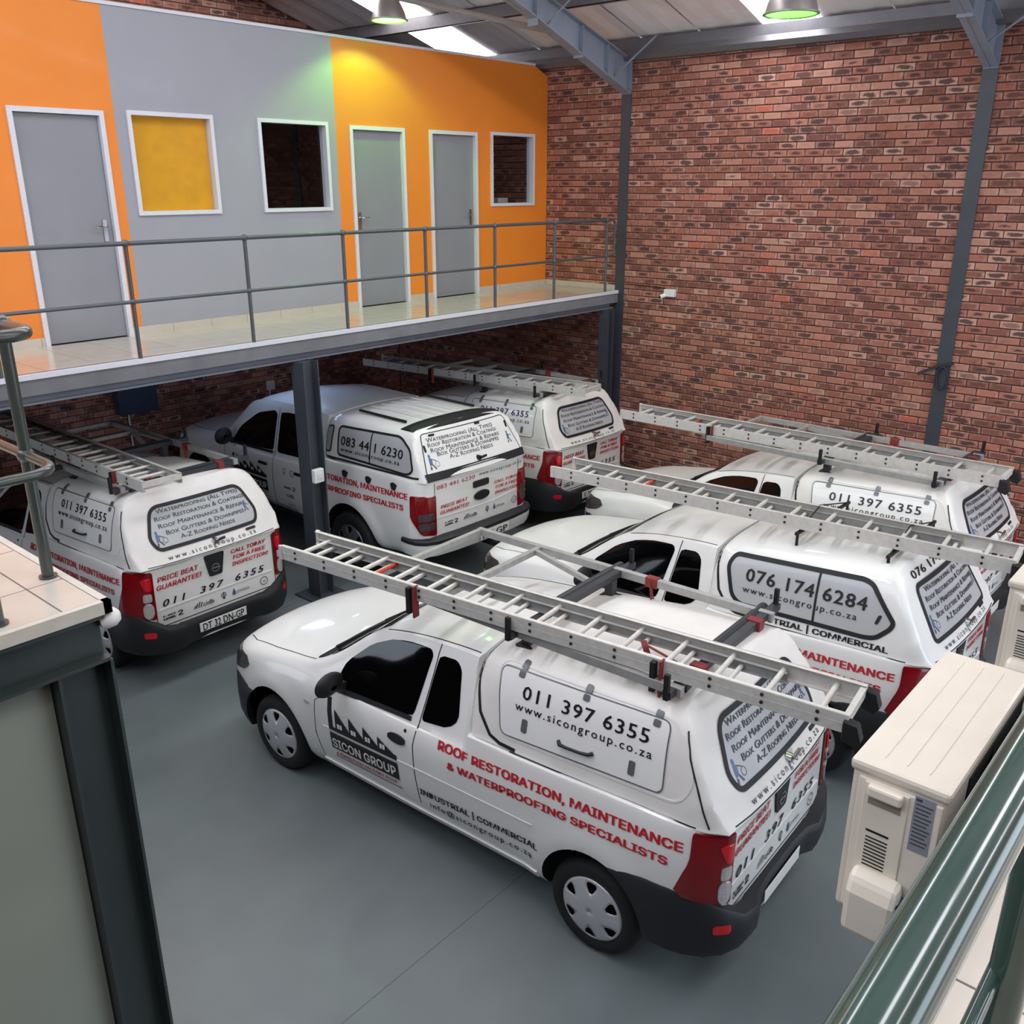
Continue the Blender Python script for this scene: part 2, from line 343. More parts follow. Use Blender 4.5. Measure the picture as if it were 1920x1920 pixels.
hcol('steel_column', -5.625, -1.40, .19, .20, 0, 2.61, 'free-standing grey steel column under middle of the mezzanine beam', turn=True, plate=.42)
hcol('steel_column', -.30, -1.375, .16, .15, 0, 2.61, 'short dark steel column under the right end of mezzanine beam', turn=True)
# ---- mezzanine
mz = empty('floor_mezzanine', (0, 0, 0), kind='structure')
MB().box((-12.9, -1.36, HM-.16), (-.02, YB, HM-.012)).build('slab', CONC, mz)
TW = .455
def tiles(parent, x0, x1, y0, y1, z, tw=TW, th=.012, ox=0, oy=0, g=.0035):
    i = math.floor((x0-ox)/tw)
    while ox+i*tw < x1:
        j = math.floor((y0-oy)/tw)
        while oy+j*tw < y1:
            a, b, c, d = max(x0, ox+i*tw)+g, min(x1, ox+(i+1)*tw)-g, max(y0, oy+j*tw)+g, min(y1, oy+(j+1)*tw)-g
            if b-a > .02 and d-c > .02: MB().box((a, c, z-th), (b, d, z)).build('tile', TILE, parent)
            j += 1
        i += 1
MB().box((-12.9, -1.36, HM-.012), (-.02, 0, HM-.004)).build('grout', GROUT, mz)
tiles(mz, -9.4, -.02, -1.335, 0, HM, .45, oy=-1.335)
MB().box((-12.9, -1.37, HM-.03), (-.02, -1.335, HM+.012)).build('edge_strip', WTRIM, mz)
mb = MB(); ibeam(mb, (-12.9, -1.30, 2.728), (-.14, -1.30, 2.728), .235, .13); tag(mb.build('mezzanine_beam', mat('beam_grey', '6d727c', .45, var=.08, scale=4)), 'long grey steel beam under the front edge of mezzanine', 'beam')
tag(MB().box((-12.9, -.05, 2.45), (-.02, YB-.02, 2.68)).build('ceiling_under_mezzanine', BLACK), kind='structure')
# office wall with openings
D = [(-7.566, -6.688), (-3.719, -2.843), (-2.412, -1.518)]; W = [(-6.458, -5.524), (-4.983, -4.033), (-1.245, -.308)]
HD = HM+2.11; WB, WT = HM+1.162, HM+2.129; TOP = HM+3.02; XA, XB = -6.577, -3.91
us = sorted({-12.9, XA, XB, -.30, -.005, *[u for p in D+W for u in p]})
holes = [(a, b, HM, HD) for a, b in D]+[(a, b, WB, WT) for a, b in W]
wo = wall_grid('wall_office', us, sorted({HM, WB, WT, HD, TOP-.12, TOP}), holes+[(-.30, 0, TOP-.12, TOP)], lambda a, b, c, d: ((a, 0, c), (b, .1, d)), [ORANGE, GREYP], lambda u: 1 if XA < u < XB else 0)
mb = MB(); mb.prism([(-.30, 0, TOP-.12), (-.005, 0, TOP-.12), (-.30, 0, TOP)], (0, .1, 0)); mb.build('wall_corner', ORANGE, wo)
tag(MB().box((-12.9, -.012, TOP), (-.30, .112, TOP+.03)).build('trim_1', WTRIM), kind='structure')
tag(MB().box((-12.9, .1, TOP-.2), (-.22, YB, TOP-.05)).build('ceiling_office', BLACK), kind='structure')  # unseen; slot at its right end left open to let skylight into the office
# skirting tiles
sk = empty('baseboard_back', (0, 0, 0), kind='structure'); edges = [-9.4]+[v for p in D for v in p]+[-.02]
for x, e in zip(edges[::2], edges[1::2]):
    while x < e-.02:
        b = min(x+.45, e); MB().box((x+.002, -.011, HM), (b-.002, 0, HM+.082)).build('skirting_tile', TILE, sk); x += .45
sk2 = empty('baseboard_right', (0, 0, 0), kind='structure')
for k in range(3): MB().box((-.012, -.45*k-.448, HM), (-.001, -.45*k-.002 , HM+.082)).build('skirting_tile', TILE, sk2)
# doors
def frame(mb, a, b, c, d, t=.045, y0=-.022, y1=.10, bottom=True):
    mb.box((a, y0, c), (a+t, y1, d)); mb.box((b-t, y0, c), (b, y1, d)); mb.box((a+t, y0, d-t), (b-t, y1, d))
    if bottom: mb.box((a+t, y0, c), (b-t, y1, c+t))
for i, (a, b) in enumerate(D):
    t = empty(f'door_{i+1}', ((a+b)/2, 0, HM), kind='structure'); a, b = a-(a+b)/2, b-(a+b)/2
    mb = MB(); frame(mb, a, b, 0, 2.11, bottom=False); mb.build('door_frame', WTRIM, t)
    lf = MB().box((a+.05, .03, .008), (b-.05, .07, 2.06)).build('door_leaf', DOORG, t)
    hx = b-.12 if i != 1 else a+.12; s = -1 if i != 1 else 1
    mb = MB(); mb.box((hx-.02, .018, .93), (hx+.02, .03, 1.13)); mb.tube([(hx, .03, 1.07), (hx, -.02, 1.07), (hx+s*.02, -.03, 1.07), (hx+s*.11, -.03, 1.068)], .009, 8); mb.build('door_handle', CHROME, lf, smooth=40)
GLASS = bpy.data.materials.new('window_glass'); GLASS.use_nodes = True
nt = GLASS.node_tree; nt.nodes.remove(nt.nodes['Principled BSDF']); tr = nt.nodes.new('ShaderNodeBsdfTransparent'); gl = nt.nodes.new('ShaderNodeBsdfGlossy'); gl.inputs['Roughness'].default_value = .02; lw = nt.nodes.new('ShaderNodeLayerWeight'); lw.inputs[0].default_value = .5; pw = nt.nodes.new('ShaderNodeMath'); pw.operation = 'POWER'; pw.inputs[1].default_value = 4; nt.links.new(lw.outputs['Facing'], pw.inputs[0]); fr = nt.nodes.new('ShaderNodeMath'); fr.operation = 'MULTIPLY_ADD'; fr.inputs[1].default_value = .5; fr.inputs[2].default_value = .03; nt.links.new(pw.outputs[0], fr.inputs[0]); ms = nt.nodes.new('ShaderNodeMixShader')
tr.inputs[0].default_value = (.95, .96, .97, 1)
nt.links.new(fr.outputs[0], ms.inputs[0]); nt.links.new(tr.outputs[0], ms.inputs[1]); nt.links.new(gl.outputs[0], ms.inputs[2]); nt.links.new(ms.outputs[0], nt.nodes['Material Output'].inputs[0])
for i, (a, b) in enumerate(W):
    t = empty(f'window_{i+1}', ((a+b)/2, 0, WB), kind='structure'); h = WT-WB; a, b = a-(a+b)/2, b-(a+b)/2
    mb = MB(); frame(mb, a, b, 0, h, .04); mb.build('window_frame', WTRIM, t); MB().box((a+.04, .05, .04), (b-.04, .056, h-.04)).build('pane', GLASS, t)
    if i == 0: MB().box((a+.02, .072, .02), (b-.02, .078, h-.02)).build('window_blind', mat('yellow_blind', 'ffb412', .6, var=.08, scale=6), t)
# office interior: floor, partitions, desk items behind the right window
tag(MB().box((-5.35, .1, HM), (-5.27, YB-.02, TOP-.2)).build('wall_office_divider', mat('dark_partition', '171315', .7)), kind='structure')
tag(MB().box((-1.45, .1, HM), (-1.37, YB-.02, TOP-.2)).build('wall_office_inner', mat('dark_partition', '171315')), kind='structure')
dk = empty('office_desk', (-.62, .62, HM), label='dark desk just inside the right office window', cat='desk')
MB().box((-.45, -.3, 1.10), (.5, .4, 1.14)).build('desk_top', BLACK, dk)
for x in (-.42, .44):
    for y in (-.27, .35): MB().box((x, y, 0), (x+.04, y+.04, 1.10)).build('leg', BLACK, dk)
for k, (x, y, dx, dy, h, rz, lb) in enumerate([(-.62, .60, .19, .26, .05, .15, 'low stack of white papers on the desk behind the window'), (-.36, .68, .2, .28, .12, -.1, 'taller pile of white papers on the desk behind the window'), (-.90, .55, .2, .28, .02, .2, 'thin spread of white paper sheets left on desk behind window')]):
    o = MB().box((-dx/2, -dy/2, 0), (dx/2, dy/2, h)).build('paper_stack', mat('paper', 'dfe2ea', .7), bevel=.004); o.location = (x, y, HM+1.14); o.rotation_euler.z = rz; tag(o, lb, 'papers')
# ---- railing of the mezzanine
def ball(mb, p, r): mb.lathe([(r*math.sin(math.pi*k/8)+1e-5, -r*math.cos(math.pi*k/8)) for k in range(9)], p, (0, 0, 1), 12)
rl = empty('mezzanine_railing', (-4, -1.342, HM), label='dark grey tubular railing with ball joints along the mezzanine edge', cat='railing')
PX = [-.319-1.1675*k for k in range(11)]
for x in PX:
    mb = MB(); mb.tube([(x+4, 0, 0), (x+4, 0, .985)], .0185, 12); p = mb.build('post', RAILM, rl, smooth=50)
    mb = MB(); ball(mb, (x+4, 0, .985), .033); ball(mb, (x+4, 0, .5), .029); mb.build('ball_joint', RAILM, p, smooth=60)
mb = MB(); mb.tube([(-8.6, 0, .985), (3.72, 0, .985)], .020, 12); mb.build('top_rail', RAILM, rl, smooth=50)
mb = MB(); mb.tube([(-8.6, 0, .5), (3.72, 0, .5)], .016, 12); mb.build('mid_rail', RAILM, rl, smooth=50)
mb = MB(); mb.tube([(3.70, 0, .985)]+[(3.80+.07*math.sin(a), 0, .985-.07+.07*math.cos(a)) for a in [R(15*k) for k in range(7)]]+[(3.80+.07*math.cos(a), 0, .57-.07*math.sin(a)) for a in [R(15*k) for k in range(7)]]+[(3.70, 0, .5)], .0165, 10); mb.build('end_bend', RAILM, rl, smooth=60)
# ---- things on walls
c = empty('security_camera', (0, -2.24, 2.88), label='small white security camera box on the brick wall', cat='camera')
MB().box((-.07, -.085, -.05), (-.001, .085, .05)).build('housing', WPLAS, c, bevel=.01)
mb = MB(); mb.tube([(-.04, .06, -.03), (-.13, .10, -.055)], .028, 14); mb.build('lens_barrel', WPLAS, c, smooth=50); mb = MB(); mb.tube([(-.131, .1, -.0552), (-.135, .102, -.0562)], .019, 12); mb.build('lens', BLACK, c)
mb = MB(); mb.tube([(-.008, -1.47, 2.95), (-.008, -2.0, 2.945), (-.008, -2.17, 2.93)], .006, 6); tag(mb.build('camera_cable', BLACK), 'thin black cable running along the brick wall to camera', 'cable')
c = empty('switch_box', (-5.66, -1.502, 1.42), label='white switch box fixed on the free-standing mezzanine column', cat='switch')
MB().box((-.062, -.06, -.075), (.062, 0, .075)).build('box', WPLAS, c, bevel=.012); MB().box((-.03, -.066, -.03), (.03, -.058, .03)).build('rocker', WTRIM, c, bevel=.003)
c = empty('distribution_box', (-5.1, YB-.001, 1.9), label='navy blue electrical box on the dark brick wall under mezzanine', cat='box')
MB().box((-.29, -.16, -.66), (.28, 0, .4)).build('cabinet', BLUEB, c, bevel=.01); mb = MB(); mb.tube([(-.12, -.03, -.66), (-.12, -.03, -1.2)], .012, 8); mb.build('conduit', WPLAS, c)
c = empty('wall_socket', (-2.82, YB-.001, 1.26), label='small white socket box on dark brick wall behind the pickups', cat='socket')
MB().box((-.07, -.05, -.075), (.07, 0, .075)).build('box', WPLAS, c, bevel=.01); mb = MB(); mb.tube([(-.02, -.02, -.075), (-.02, -.02, -.5)], .012, 8); mb.build('conduit', WPLAS, c)
c = empty('cable_hook', (-.03, -5.92, 2.3), label='dark metal cable hook with looped cable on far right column', cat='hook')
mb = MB(); mb.bar((-.03, .24, -.1), (0, .02, .02), .02, .035); mb.bar((0, .02, .02), (0, -.13, .06), .02, .03); mb.build('arm', STEELD, c)
mb = MB(); mb.tube([(-.02, .06*math.cos(a)-.03, -.12+.13*math.sin(a)) for a in [R(20*k) for k in range(19)]], .012, 8); mb.build('cable_loop', mat('dark_cable', '20283a', .5), c, smooth=60)
# ---- unseen batten added to light the mezzanine bay; a roof streak suggests one
t = empty('added_batten', (-4.6, .55, 2.45), label='unseen cool white fluorescent batten added on the ceiling under the mezzanine', cat='lamp')
MB().box((-.62, -.05, -.05), (.62, .05, 0)).build('body', WPLAS, t, bevel=.008)
mb = MB(); mb.tube([(-.6, 0, -.07), (.6, 0, -.07)], .016, 12); mb.build('tube', mat('added_batten_tube', 'f4f8ff', .4, emit='b4cdff', es=34, var=0), t, smooth=60)
for x in (-.6, .6): MB().box((x-.012, -.015, -.09), (x+.012, .015, -.05)).build('tube_holder', WPLAS, t)
# ---- pendant lamps
def lamp(p, s, label, E_):
    t = empty('pendant_lamp', p, label=label, cat='lamp', group='bell pendant lamps')
    pr = [(.035, .30), (.06, .29), (.085, .24), (.125, .17), (.165, .09), (.182, .03), (.19, 0)]
    mb = MB(); mb.lathe([(r*s, h*s) for r, h in pr]+[((r-.006)*s, h*s) for r, h in pr[::-1]], (0, 0, 0), (0, 0, 1), 36); mb.build('shade', mat('spun_aluminium', '9a918d', .35, .7, var=.06), t, smooth=50)
    mb = MB(); mb.lathe([(.19*s, 0), (.197*s, .004), (.197*s, .014), (.19*s, .016)], (0, 0, 0), (0, 0, 1), 36); mb.build('rim', mat('rim_metal', '8f9a88', .4, .5), t, smooth=50)
    mb = MB(); mb.lathe([(.045*s, .40*s), (.05*s, .38*s), (.05*s, .29*s), (.035*s, .28*s)], (0, 0, 0), (0, 0, 1), 20); mb.build('ballast', STEELL, t, smooth=50)
    mb = MB(); mb.tube([(0, 0, .38*s), (0, 0, roofz(p[0])-p[2]-.02)], .006, 6); mb.build('cord', BLACK, t)
    mb = MB(); mb.lathe([(.03*s, .24*s), (.066*s, .222*s), (.104*s, .16*s), (.144*s, .084*s), (.166*s, .03*s), (.176*s, .008*s)], (0, 0, 0), (0, 0, 1), 28); mb.build('lit_reflector', mat('green_lit_reflector', '7fe07a', .4, emit='6ee868', es=1.1, var=0), t, smooth=50)
    ld = bpy.data.lights.new('lamp_light', 'POINT'); ld.energy = E_; ld.color = (.38, 1, .12); ld.shadow_soft_size = .03; lo = bpy.data.objects.new('lamp_light', ld); link(lo, t); lo.location = (0, 0, .13*s)
lamp((-3.555, -.60, 6.0), 1.05, 'bell pendant lamp with green glow before the office wall', 75); lamp((-4.45, -5.80, 5.43), 1.0, 'bell pendant lamp with green glow below the right skylight', 9)
# ================================================================ PICKUP TOOLKIT
def pchip(xs, ys, x):
    n = len(xs)
    if x <= xs[0]: return ys[0]
    if x >= xs[-1]: return ys[-1]
    i = max(k for k in range(n-1) if xs[k] <= x)
    def sl(k): return (ys[k+1]-ys[k])/(xs[k+1]-xs[k])
    def dv(k):
        if k == 0: return sl(0)
        if k == n-1: return sl(n-2)
        a, b = sl(k-1), sl(k)
        return 0 if a*b <= 0 else 2*a*b/(a+b)
    h = xs[i+1]-xs[i]; t = (x-xs[i])/h; a, b = dv(i)*h, dv(i+1)*h
    return (2*t**3-3*t*t+1)*ys[i]+(t**3-2*t*t+t)*a+(-2*t**3+3*t*t)*ys[i+1]+(t**3-t*t)*b
def cr(P, sub):    # Catmull-Rom through 2d points
    out = []
    for i in range(len(P)-1):
        p0, p1, p2, p3 = P[max(i-1, 0)], P[i], P[i+1], P[min(i+2, len(P)-1)]
        for k in range(sub):
            t = k/sub; out.append(tuple(.5*(2*p1[j]+(p2[j]-p0[j])*t+(2*p0[j]-5*p1[j]+4*p2[j]-p3[j])*t*t+(3*p1[j]-p0[j]-3*p2[j]+p3[j])*t**3) for j in (0, 1)))
    out.append(P[-1]); return out
def loft(st, step=.06, sub=3, shift=None, flare=None):
    st = sorted(st, key=lambda s: s[0]); xs = [s[0] for s in st]; n = len(st[0][1]); X = []
    for a, b in zip(xs[:-1], xs[1:]):
        k = max(1, math.ceil((b-a)/step)); X += [a+(b-a)*i/k for i in range(k)]
    X.append(xs[-1]); vs = []; fs = []; m = None
    for x in X:
        sec = [(pchip(xs, [s[1][i][0] for s in st], x), pchip(xs, [s[1][i][1] for s in st], x)) for i in range(n)]
        sec = cr(sec, sub); sec = [(max(0, y), z) for y, z in sec]; sec[0] = (0, sec[0][1]); sec[-1] = (0, sec[-1][1])
        ring = sec+[(-y, z) for y, z in sec[-2:0:-1]]; m = len(ring)
        for y, z in ring:
            if flare: y = y+math.copysign(flare(x, z), y) if abs(y) > .6 else y
            vs.append((x+(shift(x, y, z) if shift else 0), y, z))
    for i in range(len(X)-1):
        for k in range(m): fs.append((i*m+k, (i+1)*m+k, (i+1)*m+(k+1) % m, i*m+(k+1) % m))
    fs += [tuple(range(m)), tuple(range((len(X)-1)*m, len(X)*m))[::-1]]
    mb = MB(); mb.add(vs, fs); return mb
def recalc(me):
    bm = bmesh.new(); bm.from_mesh(me); bmesh.ops.recalc_face_normals(bm, faces=bm.faces); bm.to_mesh(me); bm.free(); return me
def arch_cutter(x0, rx, rz, zc, y0=.46, y1=1.2):
    mb = MB()
    for s in (1, -1): mb.prism([(x0+rx*math.cos(2*math.pi*k/48), s*y0, zc+rz*math.sin(2*math.pi*k/48)) for k in range(48)], (0, s*(y1-y0), 0), 1)
    return mb
def cut(me, cutter, mats, smooth=35):
    o = bpy.data.objects.new('c', me); COL.objects.link(o); cm = recalc(cutter.mesh('cc', mats)); c = bpy.data.objects.new('cc', cm); COL.objects.link(c)
    md = o.modifiers.new('b', 'BOOLEAN'); md.object = c; md.operation = 'DIFFERENCE'; md.solver = 'EXACT'
    out = bpy.data.meshes.new_from_object(o.evaluated_get(bpy.context.evaluated_depsgraph_get()))
    bpy.data.objects.remove(o); bpy.data.objects.remove(c); bpy.data.meshes.remove(cm)
    out.polygons.foreach_set('use_smooth', [True]*len(out.polygons)); out.update(); out.set_sharp_from_angle(angle=R(smooth)); return out
class Skin:     # surface onto which trims, glass and lettering are laid
    def __init__(s, meshes):
        vs = []; fs = []
        for me in meshes:
            n = len(vs); vs += [v.co.copy() for v in me.vertices]; fs += [tuple(i+n for i in p.vertices) for p in me.polygons]
        s.b = BVHTree.FromPolygons(vs, fs)
    def hit(s, o, d, off, fb):
        p, nr, i, t = s.b.ray_cast(Vector(o), Vector(d))
        if p is None: return Vector(fb)
        if nr.dot(Vector(d)) > 0: nr = -nr
        return p+nr*off
    def side(s, a, b, off=.003): return s.hit((a, 3, b), (0, -1, 0), off, (a, .8, b))
    def right(s, a, b, off=.003): return s.hit((a, -3, b), (0, 1, 0), off, (a, -.8, b))
    def rear(s, a, b, off=.003): return s.hit((-5, a, b), (1, 0, 0), off, (-.75, a, b))
    def front(s, a, b, off=.003): return s.hit((8, a, b), (-1, 0, 0), off, (3.6, a, b))
    def top(s, a, b, off=.003): return s.hit((a, b, 5), (0, 0, -1), off, (a, b, 1.6))
    def corner(ax, ay):
        def f(s, a, b, off=.003):
            d = Vector((math.cos(a), math.sin(a), 0)); return s.hit(Vector((ax, ay, b))+d*2, -d, off, Vector((ax, ay, b))+d*.45)
        return f
    def lay(s, proj, pts, off): f = getattr(s, proj) if isinstance(proj, str) else proj; return [f(a, b, off) for a, b in pts]
def rounded(poly, r, n=5):
    out = []; k = len(poly)
    for i in range(k):
        p0, p, p1 = Vector(poly[i-1]), Vector(poly[i]), Vector(poly[(i+1) % k]); a, b = (p0-p), (p1-p); rr = min(r, a.length*.45, b.length*.45); a = p+a.normalized()*rr; b = p+b.normalized()*rr
        for j in range(n+1):
            t = j/n; out.append(tuple(a*(1-t)**2+p*2*t*(1-t)+b*t*t))
    return out
def patch(sk, proj, poly, off=.004, nr=14, nc=12, mat_=None, name='pane', parent=None, skirt=.006):
    zs = [p[1] for p in poly]; z0, z1 = min(zs), max(zs); rows = []; n = len(poly)
    for j in range(nr+1):
        z = z0+(z1-z0)*(.5-.5*math.cos(math.pi*(.012+.976*j/nr))); X = []
        for i in range(n):
            (a, b), (c, d) = poly[i], poly[(i+1) % n]
            if (b-z)*(d-z) < 0: X.append(a+(c-a)*(z-b)/(d-b))
        if len(X) < 2: continue
        rows.append([(min(X)+(max(X)-min(X))*k/nc, z) for k in range(nc+1)])
    m = nc+1; P = [q for r in rows for q in r]; vs = sk.lay(proj, P, off); fs = [(j*m+k, j*m+k+1, (j+1)*m+k+1, (j+1)*m+k) for j in range(len(rows)-1) for k in range(nc)]
    ring = [k for k in range(m)]+[j*m+nc for j in range(1, len(rows))]+[(len(rows)-1)*m+k for k in range(nc-1, -1, -1)]+[j*m for j in range(len(rows)-2, 0, -1)]
    lo = sk.lay(proj, [P[i] for i in ring], off-skirt); b = len(vs); vs += lo
    fs += [(ring[i], ring[(i+1) % len(ring)], b+(i+1) % len(ring), b+i) for i in range(len(ring))]
    mb = MB(); mb.add(vs, fs); me = recalc(mb.mesh(name, mat_, 50)); return link(bpy.data.objects.new(name, me), parent)
def ribbon(sk, proj, path, w, off=.002, mat_=None, name='seam', parent=None, closed=False, seg=.04, skirt=.004):
    P = [Vector(p) for p in path]
    if closed: P.append(P[0])
    Q = [P[0]]
    for a, b in zip(P[:-1], P[1:]):
        k = max(1, int((b-a).length/seg)); Q += [a+(b-a)*(i+1)/k for i in range(k)]
    L = []; Rr = []
    for i, p in enumerate(Q):
        a = Q[i-1] if i > 0 else (Q[-2] if closed else Q[0]); b = Q[i+1] if i < len(Q)-1 else (Q[1] if closed else Q[-1]); d = (b-a).normalized(); nn = Vector((-d.y, d.x))*w/2; L.append(tuple(p+nn)); Rr.append(tuple(p-nn))
    l, r = sk.lay(proj, L, off), sk.lay(proj, Rr, off); l2, r2 = sk.lay(proj, L, off-skirt), sk.lay(proj, Rr, off-skirt); n = len(Q); mb = MB()
    mb.add(l+r+l2+r2, [(i, i+1, n+i+1, n+i) for i in range(n-1)]+[(i, 2*n+i, 2*n+i+1, i+1) for i in range(n-1)]+[(n+i, n+i+1, 3*n+i+1, 3*n+i) for i in range(n-1)])
    return mb.build(name, mat_, parent, 60)
def letter(sk, proj, txt, a0, b0, W, H, mat_, parent, tilt=0, bold=.0, shear=0, sc_=False, spacing=1, off=.005, name='lettering', sgn=-1, grot=None):
    vs, fs, n0 = text_mesh(txt, H/.727, bold, shear, sc_, spacing, grot=(bold >= .012 if grot is None else grot))
    x0, x1 = min(v[0] for v in vs), max(v[0] for v in vs); k = W/(x1-x0); c, s = math.cos(tilt), math.sin(tilt)
    P = [(a0+sgn*((v[0]-x0)*k*c-v[1]*s), b0+(v[0]-x0)*k*s+v[1]*c) for v in vs]
    V = [q for j in range(len(P)//n0) for q in sk.lay(proj, P[j*n0:(j+1)*n0], off+.0004*j)]
    mb = MB(); mb.add(V, fs); return mb.build(name, mat_, parent)
def shapes(sk, proj, polys, mat_, parent, off=.005, name='emblem'):
    mb = MB()
    for p in polys:
        q = []
        for i in range(len(p)):
            a, b = Vector(p[i]), Vector(p[(i+1) % len(p)]); q += [tuple(a.lerp(b, t)) for t in (0, .5)]
        mb.add(sk.lay(proj, q, off), [tuple(range(len(q)))])
    return mb.build(name, mat_, parent)
def ring2(cx, cy, r0, r1, n=20): return [[(cx+r*math.cos(a), cy+r*math.sin(a)) for r, a in ((r0, 2*math.pi*k/n), (r1, 2*math.pi*k/n), (r1, 2*math.pi*(k+1)/n), (r0, 2*math.pi*(k+1)/n))] for k in range(n)]
def disc2(cx, cy, rx, ry=None, n=16): return [(cx+rx*math.cos(2*math.pi*k/n), cy+(ry or rx)*math.sin(2*math.pi*k/n)) for k in range(n)]
def wheel(parent, x, y, r, w, capr, spokes, capm, s=1):
    t = MB(); h = w/2; pr = [(capr, h-.012), (capr+.01, h-.004), (r-.06, h+.004), (r-.025, h-.004), (r-.008, h-.022), (r, h-.05), (r, -h+.05), (r-.025, -h), (capr, -h+.01), (capr, h-.012)]
    t.lathe(pr, (x, y, r), (0, s, 0), 48); ty = t.build('wheel', TYRE, parent, 40)
    d = MB(); d.lathe([(capr+.004, h-.03), (1e-4, h-.045)], (x, y, r), (0, s, 0), 36); d.build('rim_well', BLACK, ty)
    c = MB(); NA = spokes*12; rr = [1, .965, .92, .84, .72, .60, .42, .2, 1e-3]; hh = [-.016, -.006, -.004, .0, .005, .010, .015, .018, .019]; ww = [.15, .15, .15, .20, .16, .07, .07, .07, .07]; vs = []; fs = []
    for q, h_, u_ in zip(rr, hh, ww):
        for k in range(NA):
            ph = k % 12; t_ = (ph/3*(.5-u_) if ph <= 3 else .5-u_+(ph-3)/6*2*u_ if ph <= 9 else .5+u_+(ph-9)/3*(.5-u_)); an = 2*math.pi*(k//12+t_)/spokes
            vs.append((x+q*capr*math.cos(an), y+s*(h+h_), r+q*capr*math.sin(an)))
    for i in range(len(rr)-1):
        for k in range(NA):
            if not (2 <= i <= 4 and 3 <= k % 12 < 9): fs.append((i*NA+k, i*NA+(k+1) % NA, (i+1)*NA+(k+1) % NA, (i+1)*NA+k))
    c.add(vs, fs); o = c.build('hub_cap', capm, ty, 45); sd = o.modifiers.new('s', 'SOLIDIFY'); sd.thickness = .006
    return ty
def bumper(path, prof, name, mat_, cutter=None):
    """sweep of vertical profiles round a plan path; prof(i) -> list of (outward, z)"""
    full = path+[(x, -y) for x, y in path[-2::-1]]; n = len(full); vs = []; m = None
    for i, (x, y) in enumerate(full):
        a, b = Vector(full[max(i-1, 0)]), Vector(full[min(i+1, n-1)]); d = (b-a).normalized(); nn = Vector((d.y, -d.x))
        if nn.dot(Vector((x, y))-Vector((1.4, 0))) < 0: nn = -nn
        pf = prof(min(i, n-1-i)); m = len(pf)
        vs += [(x+nn.x*o, y+nn.y*o, z) for o, z in pf]
    fs = [(i*m+k, i*m+(k+1) % m, (i+1)*m+(k+1) % m, (i+1)*m+k) for i in range(n-1) for k in range(m)]+[tuple(range(m))[::-1], tuple(range((n-1)*m, n*m))]
    mb = MB(); mb.add(vs, fs); me = recalc(mb.mesh(name, [mat_, BLACK], 40))
    return cut(me, cutter, [mat_, BLACK], 40) if cutter else me
def put(name, me, parent): return link(bpy.data.objects.new(name, me), parent)

# ================================================================ COMPACT PICKUP
def sec(y, z): return list(zip(y, z))
def np_body():
    S = []
    S.append((3.60, sec([0,.38,.50,.56,.585,.575,.55,.52,.46,.34,.18,0], [.28,.28,.32,.42,.54,.63,.69,.73,.76,.78,.79,.795])))
    S.append((3.47, sec([0,.52,.67,.735,.755,.75,.735,.70,.62,.48,.25,0], [.24,.24,.28,.41,.56,.69,.77,.82,.855,.875,.89,.895])))
    S.append((3.22, sec([0,.60,.75,.81,.825,.82,.80,.765,.69,.5,.25,0], [.22,.22,.27,.42,.61,.77,.86,.905,.935,.955,.97,.975])))
    S.append((2.86, sec([0,.64,.765,.828,.845,.84,.81,.775,.70,.5,.25,0], [.21,.21,.26,.42,.63,.81,.91,.958,.992,1.015,1.03,1.035])))
    S.append((2.50, sec([0,.64,.77,.83,.852,.846,.812,.778,.72,.56,.3,0], [.21,.21,.26,.42,.64,.83,.935,.985,1.045,1.06,1.078,1.083])))
    S.append((1.88, sec([0,.64,.77,.83,.853,.848,.815,.782,.625,.53,.3,0], [.21,.21,.26,.42,.64,.83,.94,.99,1.385,1.435,1.462,1.472])))
    S.append((1.35, sec([0,.64,.77,.83,.853,.848,.818,.786,.652,.575,.32,0], [.21,.21,.27,.42,.65,.84,.95,1.01,1.475,1.53,1.567,1.577])))
    S.append((1.00, sec([0,.64,.77,.83,.853,.85,.82,.79,.662,.59,.32,0], [.22,.22,.28,.43,.66,.86,.97,1.04,1.495,1.553,1.592,1.602])))
    S.append((.965, sec([0,.64,.77,.83,.853,.85,.828,.815,.80,.70,.35,0], [.22,.22,.28,.43,.66,.86,.98,1.055,1.085,1.09,1.09,1.09])))
    S.append((-.40, sec([0,.62,.76,.83,.853,.852,.835,.82,.80,.70,.35,0], [.28,.28,.32,.45,.68,.89,1.03,1.115,1.145,1.15,1.15,1.15])))
    S.append((-.58, sec([0,.60,.74,.81,.835,.835,.818,.803,.785,.68,.35,0], [.30,.30,.34,.46,.68,.89,1.04,1.122,1.15,1.155,1.155,1.155])))
    S.append((-.68, sec([0,.56,.69,.745,.768,.768,.755,.742,.72,.6,.3,0], [.32,.32,.36,.47,.68,.89,1.04,1.12,1.15,1.155,1.155,1.155])))
    S.append((-.735, sec([0,.52,.63,.67,.69,.69,.68,.67,.65,.54,.27,0], [.34,.34,.38,.48,.68,.89,1.04,1.115,1.14,1.145,1.145,1.145])))
    def sh(x, y, z):
        if x > 3.0: return .09*(1-(y/.8)**2)*min(1, (x-3.0)/.5)
        if x < -.5: return -.045*(1-min(1, (y/.75)**2))*min(1, (-.5-x)/.2)
        return 0
    def fl(x, z):
        b = 0
        for hx in (0, 2.905):
            d = math.hypot((x-hx)/.40, (z-.33)/.42)
            b = max(b, .016*max(0, 1-abs(d-1.0)/.22)**.6 if d < 1.22 else 0)
        return b
    return recalc(loft(S, .05, 3, sh, fl).mesh('body', [WHITE, BLACK], 40))
NPCUT = lambda: (lambda a, b: (a.add(b.v, b.f, 1), a)[1])(arch_cutter(0, .365, .385, .33), arch_cutter(2.905, .365, .385, .33))
